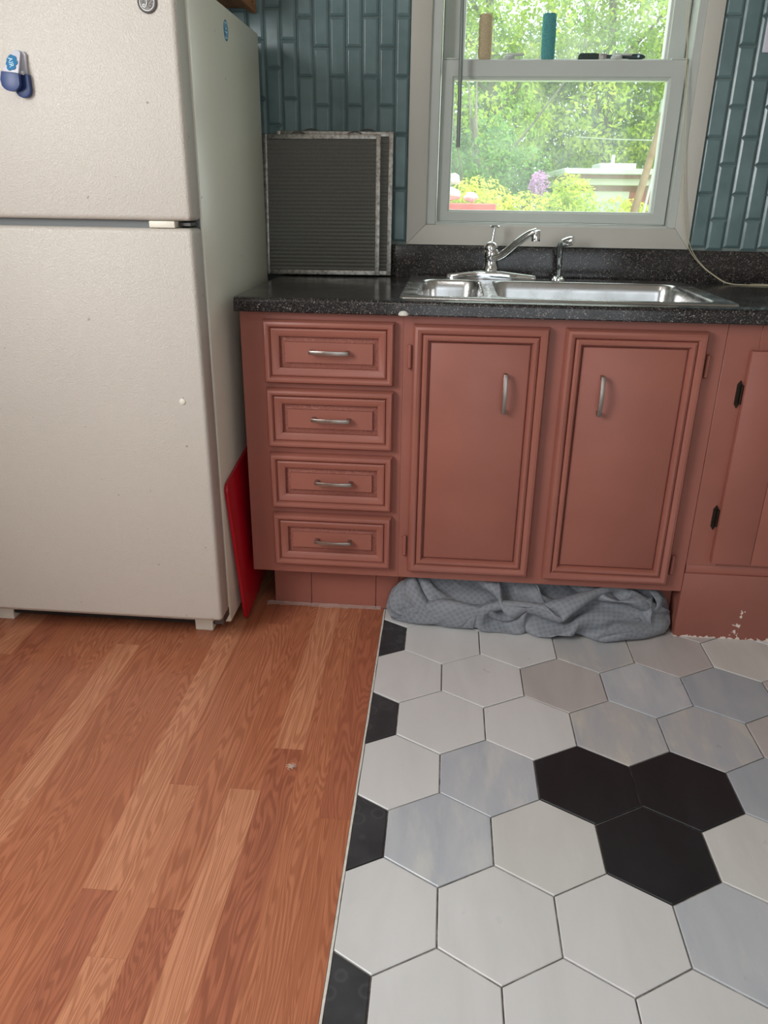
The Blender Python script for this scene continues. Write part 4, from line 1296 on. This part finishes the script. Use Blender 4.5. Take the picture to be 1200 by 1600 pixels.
tree('tree far left of the garden beside the window edge', (-5.0, 19, -0.8), 6.0, [((-4.6,19,3.4),(2.4,1.8,3.0)), ((-4.2,19.5,6.4),(2.6,1.8,2.0))], 6000, 0.13, LEAF1, 15)
tree('tree far right of the garden beyond the pole', (9.6, 20, -0.8), 6.0, [((9.4,20,3.4),(2.4,1.8,3.0)), ((9.6,20.5,6.4),(2.6,1.8,2.0))], 6000, 0.13, LEAF1, 16)

def shrub(label, c, rad, n, size, mat, seed, name='garden_shrub', group='shrubs in front of the window'):
    t = thing(name, label, 'shrub', (c[0], c[1], -0.8), group)
    r = random.Random(seed)
    blobs = [((c[0]+r.uniform(-0.5,0.5)*rad[0], c[1]+r.uniform(-0.4,0.4)*rad[1], c[2]+r.uniform(-0.5,0.25)*rad[2]), (rad[0]*0.62, rad[1]*0.7, rad[2]*0.75)) for _ in range(4)]
    blobs.append((c, rad))
    leaf_cloud('foliage', blobs, n, size, mat, t, seed, 7.0)
    m = MB()
    for i in range(5):
        m.tube([(c[0]+r.uniform(-0.1,0.1), c[1], -0.8), (c[0]+r.uniform(-0.4,0.4)*rad[0], c[1], c[2])], [0.02, 0.008], 6)
    m.build('stem', BARK, t)
shrub('yellow green shrub at the lower left of the window', (0.78, 8.0, 1.02), (0.46, 0.40, 0.38), 3400, 0.030, LEAF3, 21)
shrub('yellow green shrub under the lilac bloom', (1.34, 8.0, 0.88), (0.46, 0.40, 0.36), 3400, 0.030, LEAF3, 22)
shrub('tallest yellow green shrub before the low building', (1.86, 8.0, 1.04), (0.34, 0.36, 0.40), 3400, 0.030, LEAF3, 23)
shrub('yellow green shrub at the foot of the wooden pole', (2.50, 8.2, 0.86), (0.46, 0.36, 0.33), 3000, 0.030, LEAF3, 24)
shrub('lilac flowering shrub in the middle of the garden', (1.66, 9.5, 1.33), (0.15, 0.15, 0.18), 520, 0.030, LEAF4, 25, 'lilac_shrub', None)

# low building behind the shrubs
bdg = thing('low_building', 'low pale garage with grey flat roof and red brick end behind the shrubs', 'building', (5.0, 14, -0.8))
MB().box(2.85, 3.78, 14.0, 18.0, -0.8, 1.30).build('wall', PALEWALL, bdg)
MB().box(3.78, 8.2, 14.0, 18.0, -0.8, 1.30).build('brick_end', BRICKRED, bdg)
MB().box(2.85, 8.2, 13.97, 18.0, 1.30, 1.40).build('trim_band', MAROON, bdg)
MB().box(2.70, 8.3, 13.85, 18.1, 1.40, 1.52).build('fascia', PALEWALL, bdg, 0.01, 1)
MB().box(2.58, 8.4, 13.75, 18.2, 1.52, 1.58).build('gutter', MAROON, bdg)
MB().box(2.50, 8.5, 13.70, 18.3, 1.58, 1.68).build('roof', ROOFGREY, bdg, 0.01, 1)
MB().box(3.35, 4.05, 15.0, 16.0, 1.68, 1.82).build('roof_vent', ROOFGREY, bdg, 0.01, 1)
MB().box(3.60, 3.66, 15.2, 15.3, 1.82, 1.98).build('vent_pipe', ROOFGREY, bdg)
for xa in (2.90, 3.28): MB().box(xa, xa+0.36, 13.98, 14.0, 0.95, 1.10).build('wall_panel', STONE, bdg)

pole = thing('leaning_pole', 'weathered wooden pole leaning at the right of the window view', 'pole', (2.58, 7.6, -0.8))
MB().tube([(2.32, 7.6, -0.8), (2.56, 7.6, 1.06), (2.70, 7.6, 1.80), (2.77, 7.6, 2.30)], [0.050, 0.044, 0.038, 0.032], 10).build('shaft', POLEWOOD, pole, 0, 2, True)
MB().tube([(2.44, 7.58, -0.8), (2.66, 7.58, 1.06), (2.745, 7.58, 1.74)], 0.014, 8).build('conduit', STONE, pole, 0, 2, True)
MB().box(2.70, 2.84, 7.53, 7.67, 2.02, 2.16).build('junction_box', ROOFGREY, pole, 0.008, 1)
MB().tube([(3.18, 17.6, 2.46), (3.0, 12.0, 2.05), (2.74, 7.57, 1.755), (4.6, 7.5, 1.80), (10.0, 7.4, 2.2)], 0.007, 6).build('service_wire', STONE, pole, 0, 2, True)

rw = thing('red_planter', 'red boarded planter at the lower left corner of the window view', 'planter', (0.6, 7.3, -0.8))
for i in range(4): MB().box(0.05, 0.98, 7.2, 7.6, -0.8+0.475*i, -0.8+0.475*i+0.465).build('board', REDPAINT, rw, 0.01, 1)
def rock(c, r, seed, label):
    bm = bmesh.new()
    bmesh.ops.create_icosphere(bm, subdivisions=3, radius=1)
    for v in bm.verts:
        k = 1+0.35*noise.noise(v.co*1.6+Vector((seed, 0, 0)))
        v.co = Vector((c[0]+v.co.x*r[0]*k, c[1]+v.co.y*r[1]*k, c[2]+v.co.z*r[2]*k))
    me = bpy.data.meshes.new('garden_stone'); bm.to_mesh(me); bm.free()
    tag(link('garden_stone', me, STONE), label, 'stone', 'stones on the planter')
rock((0.47,7.4,1.185), (0.11,0.10,0.075), 1.0, 'largest pale stone on the red planter')
rock((0.70,7.4,1.155), (0.075,0.08,0.055), 2.0, 'small pale stone at the right end of the heap')
rock((0.49,7.4,1.335), (0.085,0.08,0.060), 3.0, 'grey pale stone on top of the heap')
